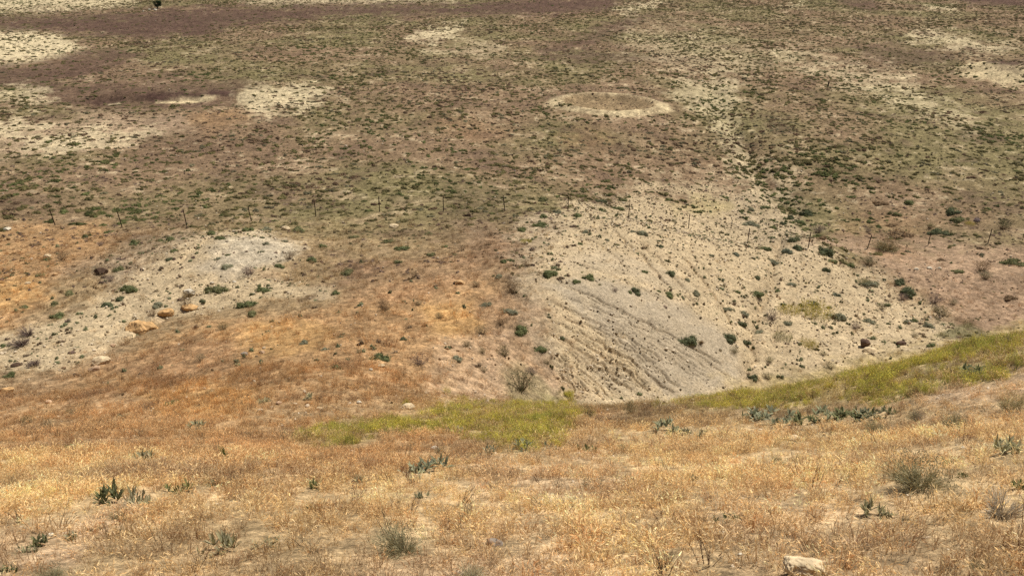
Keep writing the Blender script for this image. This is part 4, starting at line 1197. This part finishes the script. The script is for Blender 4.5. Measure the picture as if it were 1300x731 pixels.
# ------------------------------------------------------------------ rocks
RC = {'orange': (.56, .34, .15), 'cream': (.62, .47, .28), 'pink': (.50, .33, .20), 'dark': (.10, .062, .04), 'white': (.66, .57, .42), 'tan': (.50, .31, .15), 'grey': (.27, .22, .17), 'red': (.14, .088, .062), 'brown': (.22, .14, .08)}
ROCKS = [
    (180, 424, 44, 25, 'orange', 'large orange sandstone boulder at the foot of the left wash'), (209, 404, 20, 15, 'orange', 'jagged orange boulder just behind the large orange one'), (239, 395, 20, 9, 'orange', 'low flat orange boulder right of the jagged one'),
    (240, 374, 15, 8, 'white', 'pale slab sticking out above the pinkish dry bush'), (126, 463, 23, 14, 'cream', 'long cream boulder at the left edge of the orange slope'), (118, 471, 15, 9, 'pink', 'small pinkish boulder in front of the long cream one'),
    (7, 500, 18, 14, 'orange', 'orange boulder cut by the left picture edge'), (127, 349, 18, 12, 'dark', 'dark brown rock on the rough left slope'), (8, 293, 10, 6, 'white', 'white rock by the left end of the fence'), (59, 327, 10, 6, 'cream', 'small cream rock in rusty grass at left'),
    (69, 350, 8, 5, 'tan', 'small tan rock below the cream one in rusty grass'), (35, 361, 8, 4, 'cream', 'low cream stone in the golden left grass'), (283, 547, 33, 15, 'tan', 'flat tan boulder in the straw grass below the orange slope'), (91, 568, 9, 6, 'white', 'white stone against a green leafy plant'),
    (517, 519, 19, 10, 'cream', 'cream rock left of the middle yellow-green weeds'), (269, 361, 6, 5, 'white', 'small white stone under the grey left mound'), (297, 359, 6, 3, 'white', 'flat white stone beside the olive mat shrub'), (310, 452, 10, 8, 'grey', 'greyish stone in the middle of the orange slope'),
    (332, 449, 9, 6, 'pink', 'pinkish stone right of the greyish one on the orange slope'), (1027, 736, 56, 30, 'cream', 'large cream rock at the bottom edge right of centre'), (917, 679, 11, 7, 'white', 'small white rock below the dark thick-leaved plant'), (627, 692, 22, 8, 'grey', 'flat dark grey stone in the middle foreground'),
    (551, 570, 12, 8, 'white', 'pale stone above the wide blue-green clump'), (1099, 441, 13, 14, 'red', 'dark red-brown rock standing on a pale slab'), (1104, 446, 18, 6, 'cream', 'pale slab under the dark red-brown rock'), (1145, 438, 12, 8, 'red', 'dark reddish rock lying right of the slab'),
    (876, 438, 8, 5, 'white', 'white stone at the long dark shrub on grey clay'), (500, 289, 13, 6, 'cream', 'cream rock below the sixth fence post'), (583, 361, 15, 7, 'tan', 'orange-tan rock at the top of the orange slope'), (484, 466, 10, 5, 'cream', 'cream stone on the lower orange slope'),
    (62, 617, 8, 5, 'white', 'white stone in the golden grass at far left'), (210, 606, 9, 6, 'tan', 'tan stone above the leafy plants at left'), (1164, 343, 6, 4, 'white', 'leftmost of three white stones on the brown flat'), (1181, 342, 7, 4, 'white', 'middle of three white stones on the brown flat'),
    (1193, 341, 5, 3, 'white', 'rightmost of three white stones on the brown flat'), (95, 477, 8, 4, 'dark', 'dark stone under the left wash'), (90, 449, 12, 5, 'red', 'reddish flat stone on the pale wash'), (143, 440, 8, 5, 'pink', 'pink stone left of the large orange boulder'),
    (64, 680, 9, 5, 'white', 'white stone among leafy plants at lower left'), (405, 520, 9, 5, 'cream', 'cream stone left of the yellow-green weeds'), (354, 513, 8, 5, 'pink', 'pinkish stone on the lower orange slope near grey plants'), (455, 512, 7, 5, 'white', 'white stone near the top of the weeds'),
    (790, 690, 14, 6, 'brown', 'flat brown stone in the bare foreground soil'), (1010, 558, 20, 5, 'cream', 'flat cream stone in the right straw grass'), (1085, 690, 16, 6, 'pink', 'pinkish flat stone in the right foreground'), (470, 470, 6, 4, 'white', 'tiny white stone above the lower cream one'),
    (890, 436, 6, 4, 'orange', 'orange stone at the right tip of the long dark shrub'), (915, 446, 4, 6, 'white', 'tiny white stone at the edge of the grey clay'), (362, 292, 12, 8, 'cream', 'cream rock at the top of the left mound'), (80, 468, 7, 4, 'brown', 'brown stone by the purple-grey bush on the wash'),
    (20, 465, 14, 5, 'dark', 'dark flat rock beside the left wash'), (275, 641, 6, 4, 'white', 'white stone right of the leafy clumps'), (700, 522, 8, 6, 'cream', 'cream stone at the weeds\' upper edge'), (768, 700, 9, 5, 'tan', 'tan stone in the middle foreground soil'),
    (940, 705, 7, 4, 'white', 'white stone left of the large cream rock'), (1225, 569, 8, 5, 'white', 'white stone left of the grey-green clump at right'), (60, 512, 10, 6, 'pink', 'pinkish stone on the left orange slope'), (75, 506, 8, 5, 'cream', 'cream stone beside the pinkish one at left'),
]
for i, (u, v, w, h, cn, lab) in enumerate(ROCKS):
    p = hit(u, v)
    m = PXM(p)
    ww = w / m; hh = h / m
    big = w > 18
    o = link('boulder' if big else 'rock', rock_mesh('boulder' if big else 'rock', M_rock, 20 + i, 5 if w > 30 else 4, .7, 11 if big else 9, .11 if big else .07))
    d = np.linalg.norm(p)
    dep = ww * j(.6, .85)
    o.location = (p[0], p[1] + dep * .3, height(np.array([p[0]]), np.array([p[1] + dep * .3]))[0] - hh * (.24 if v < 600 else .05))
    o.scale = (ww * 1.05, dep, max(hh * .85, .3 * ww) * 1.05)
    o.rotation_euler = (j(-.12, .12), j(-.12, .12), j(-.35, .35))
    o.color = (*(np.array(RC[cn]) * j(.92, 1.08)), 1)
    tag(o, lab, 'rock', 'boulders lying on the slopes' if big else 'loose rocks on the slopes')
# the dark rock stands on its slab
for o in list(col.objects):
    if o.get('label') == 'dark red-brown rock standing on a pale slab': o.location.z += .08

# ------------------------------------------------------------------ wire fence
def metal():
    m, nt, b = mat('rusty_steel')
    geo = node(nt, 'ShaderNodeNewGeometry')
    nz = node(nt, 'ShaderNodeTexNoise'); nz.inputs['Scale'].default_value = 14
    nt.links.new(geo.outputs['Position'], nz.inputs['Vector'])
    r = node(nt, 'ShaderNodeValToRGB'); r.color_ramp.elements[0].color = (.030, .020, .015, 1); r.color_ramp.elements[1].color = (.075, .042, .028, 1)
    nt.links.new(nz.outputs['Fac'], r.inputs[0]); nt.links.new(r.outputs[0], b.inputs['Base Color'])
    b.inputs['Roughness'].default_value = .8
    return m


M_steel = metal()


def box(mb, x0, x1, y0, y1, z0, z1):
    mb.add([(x0, y0, z0), (x1, y0, z0), (x1, y1, z0), (x0, y1, z0), (x0, y0, z1), (x1, y0, z1), (x1, y1, z1), (x0, y1, z1)],
           [(3, 2, 1, 0), (4, 5, 6, 7), (0, 1, 5, 4), (1, 2, 6, 5), (2, 3, 7, 6), (3, 0, 4, 7)], grey(1))


mb = MB()
box(mb, -.033, .033, -.008, .008, -.15, 1.28)          # flange of the T section
box(mb, -.008, .008, .009, .055, -.15, 1.28)           # web
for k in range(16):                                    # studs
    box(mb, -.012, .012, -.018, -.009, .25 + k * .062, .27 + k * .062)
post_me = mb.mesh('fence_post', M_steel)
fence = link('wire_fence', None); fence.location = POSTS[0]
tag(fence, 'barbed wire fence on thin rusty steel posts crossing below the plain', 'fence')
bpy.context.view_layer.update()
allp = [POSTS[0] * 2 - POSTS[1]] + POSTS + [POSTS[-1] * 2 - POSTS[-2]]
tl = [-.05] + [t for _, _, t in posts_uv] + [0.0]
for q in (0, -1):
    allp[q] = place(np.array([allp[q][0]]), np.array([allp[q][1]]))[0]
tops = []
for p, t in zip(allp, tl):
    o = link('post', post_me, fence)
    o.location = Vector(p) - Vector(POSTS[0])
    hs = j(.94, 1.04)
    o.scale = (1, 1, hs)
    e = Euler((j(-.04, .04), t, j(-.2, .2))); o.rotation_euler = e
    tops.append((Vector(p), e.to_matrix(), hs))
for hgt in (.35, .62, .88, 1.14):
    V = []; Fc = []
    ring = []
    for i in range(len(tops) - 1):
        a = tops[i][0] + tops[i][1] @ Vector((0, -.024, hgt * tops[i][2])); b = tops[i + 1][0] + tops[i + 1][1] @ Vector((0, -.024, hgt * tops[i + 1][2]))
        for k in range(8):
            t = k / 8
            ring.append(a.lerp(b, t) - Vector((0, 0, .05 * 4 * t * (1 - t))))
    ring.append(b)
    for c in ring:
        c = c - Vector(POSTS[0])
        for q in range(4):
            an = q * math.pi / 2
            V.append((c.x, c.y + .003 * math.cos(an), c.z + .003 * math.sin(an)))
    for i in range(len(ring) - 1):
        for q in range(4):
            a = 4 * i + q; b = 4 * i + (q + 1) % 4
            Fc.append((a, b, b + 4, a + 4))
    link('wire', mesh_from('wire', V, Fc, M_steel), fence)

# a thick dark post far out on the plain
p = hit(1051, 110)
mb = MB()
n = 10
for k in range(5):
    z = (-.1, .0, .45, .86, .92)[k]; r = (.11, .11, .10, .095, .07)[k]
    mb.V += [(r * math.cos(i / n * 6.283) * j(.93, 1.05), r * math.sin(i / n * 6.283) * j(.93, 1.05), z) for i in range(n)]
    mb.T += [grey(1)] * n
for k in range(4):
    for i in range(n):
        a = k * n + i; b = k * n + (i + 1) % n
        mb.F.append((a, b, b + n, a + n))
mb.F.append(tuple(range(4 * n, 5 * n)))
o = link('wooden_post', mb.mesh('wooden_post', M_steel)); o.location = p; o.rotation_euler = (0, .06, 0)
tag(o, 'short thick dark post standing alone among shrubs on the right plain', 'post')

# ------------------------------------------------------------------ the lone tree at the far edge
p = hit(200, 11)
m_ = PXM(p)
TW = 12.5 / m_; TH = 12 / m_ / 1.0
tree = link('juniper_tree', None); tree.location = p
tag(tree, 'lone dark green tree at the far top left of the plain', 'tree')
mb = MB()
def limb(a, b, r0, r1, n=7):
    a = np.array(a); b = np.array(b); d = (b - a) / np.linalg.norm(b - a)
    s = np.cross(d, (.2, .9, .3)); s /= np.linalg.norm(s); q = np.cross(d, s)
    vs = [a + (s * math.cos(i / n * 6.283) + q * math.sin(i / n * 6.283)) * r0 for i in range(n)] + [b + (s * math.cos(i / n * 6.283) + q * math.sin(i / n * 6.283)) * r1 for i in range(n)]
    mb.add(vs, [(i, (i + 1) % n, n + (i + 1) % n, n + i) for i in range(n)], grey(1))
limb((0, 0, -.2), (.1, 0, TH * .5), .16, .10)
for k in range(7):
    a = k * .9
    limb((.06, 0, TH * j(.15, .45)), (math.cos(a) * TW * .33, math.sin(a) * TW * .33, TH * j(.45, .8)), .07, .025, 5)
t = link('trunk', mb.mesh('trunk', M_twig), tree); t.color = (.10, .07, .05, 1)
mb = MB()
for k in range(16):
    a = j(0, 6.28); r = TW * .34 * math.sqrt(random.random()); zc = TH * j(.28, .82) * (1 - .35 * r / TW)
    cc = np.array((math.cos(a) * r, math.sin(a) * r, zc)); tt = j(.6, 1.3)
    for _ in range(130):
        d = unit(); q = cc + d * np.array((.19 * TW, .19 * TW, .15 * TH)) * random.random() ** .4
        mb.leaf(q, d + unit() * .7, .10 * j(.6, 1.3), .6, grey(tt * j(.7, 1.3)))
t = link('crown', mb.mesh('crown', M_leaf), tree); t.color = (.030, .050, .020, 1)
for (u, v, w) in ((190, 13, 3.5), (197, 14, 5), (182, 15, 2.5)):
    p = hit(u, v); ww = w / PXM(p)
    o = link('rock', rock_mesh('rock', M_rock, int(u), 3)); o.location = p - np.array((0, 0, .05)); o.scale = (ww, ww * .8, ww * .5); o.color = (.66, .58, .44, 1)
    tag(o, {190: 'middle', 197: 'largest', 182: 'smallest, leftmost'}[u] + ' of three pale rocks beneath the lone tree', 'rock', 'pale rocks beneath the lone tree')
p = hit(189, 14)
o = plant('cushion', 'dark', p, 3.5 / PXM(p), squash=1.2); o['label'] = 'small dark shrub left of the lone tree'
p = hit(228, 3)
o = plant('cushion', 'dark', p, 4 / PXM(p), squash=1.2); o['label'] = 'small dark shrub right of the lone tree'

# ------------------------------------------------------------------ camera, sun, sky
cam = bpy.data.cameras.new('camera'); co = bpy.data.objects.new('camera', cam); col.objects.link(co)
cam.sensor_width = 36; cam.lens = 36 * F / W0
cam.clip_start = .1; cam.clip_end = 5000
co.location = (0, 0, 0); co.rotation_euler = (math.pi / 2 - PITCH, 0, 0)
scene.camera = co

EL, AZ = rad(60), rad(48)       # the sun stands high, ahead and to the right
sd = Vector((math.sin(AZ) * math.cos(EL), math.cos(AZ) * math.cos(EL), math.sin(EL)))
sun = bpy.data.lights.new('sun', 'SUN'); sun.energy = 4.3; sun.angle = rad(.53); sun.color = (1, .965, .90)
so = bpy.data.objects.new('sun', sun); col.objects.link(so); so.rotation_euler = sd.to_track_quat('Z', 'Y').to_euler()
w = bpy.data.worlds.new('World'); scene.world = w; w.use_nodes = True
wn = w.node_tree
sky = wn.nodes.new('ShaderNodeTexSky'); sky.sky_type = 'NISHITA'; sky.sun_disc = False
sky.sun_elevation = EL; sky.sun_rotation = AZ
wn.links.new(sky.outputs[0], wn.nodes['Background'].inputs['Color']); wn.nodes['Background'].inputs['Strength'].default_value = .055
scene.view_settings.view_transform = 'Standard'; scene.view_settings.look = 'None'
scene.view_settings.exposure = 0.36; scene.view_settings.gamma = 1
scene.render.engine = 'CYCLES'
scene.cycles.max_bounces = 5; scene.cycles.diffuse_bounces = 3; scene.cycles.transparent_max_bounces = 4
scene.cycles.use_denoising = False
print('shrubs', nshrub, 'single plain', len(single))
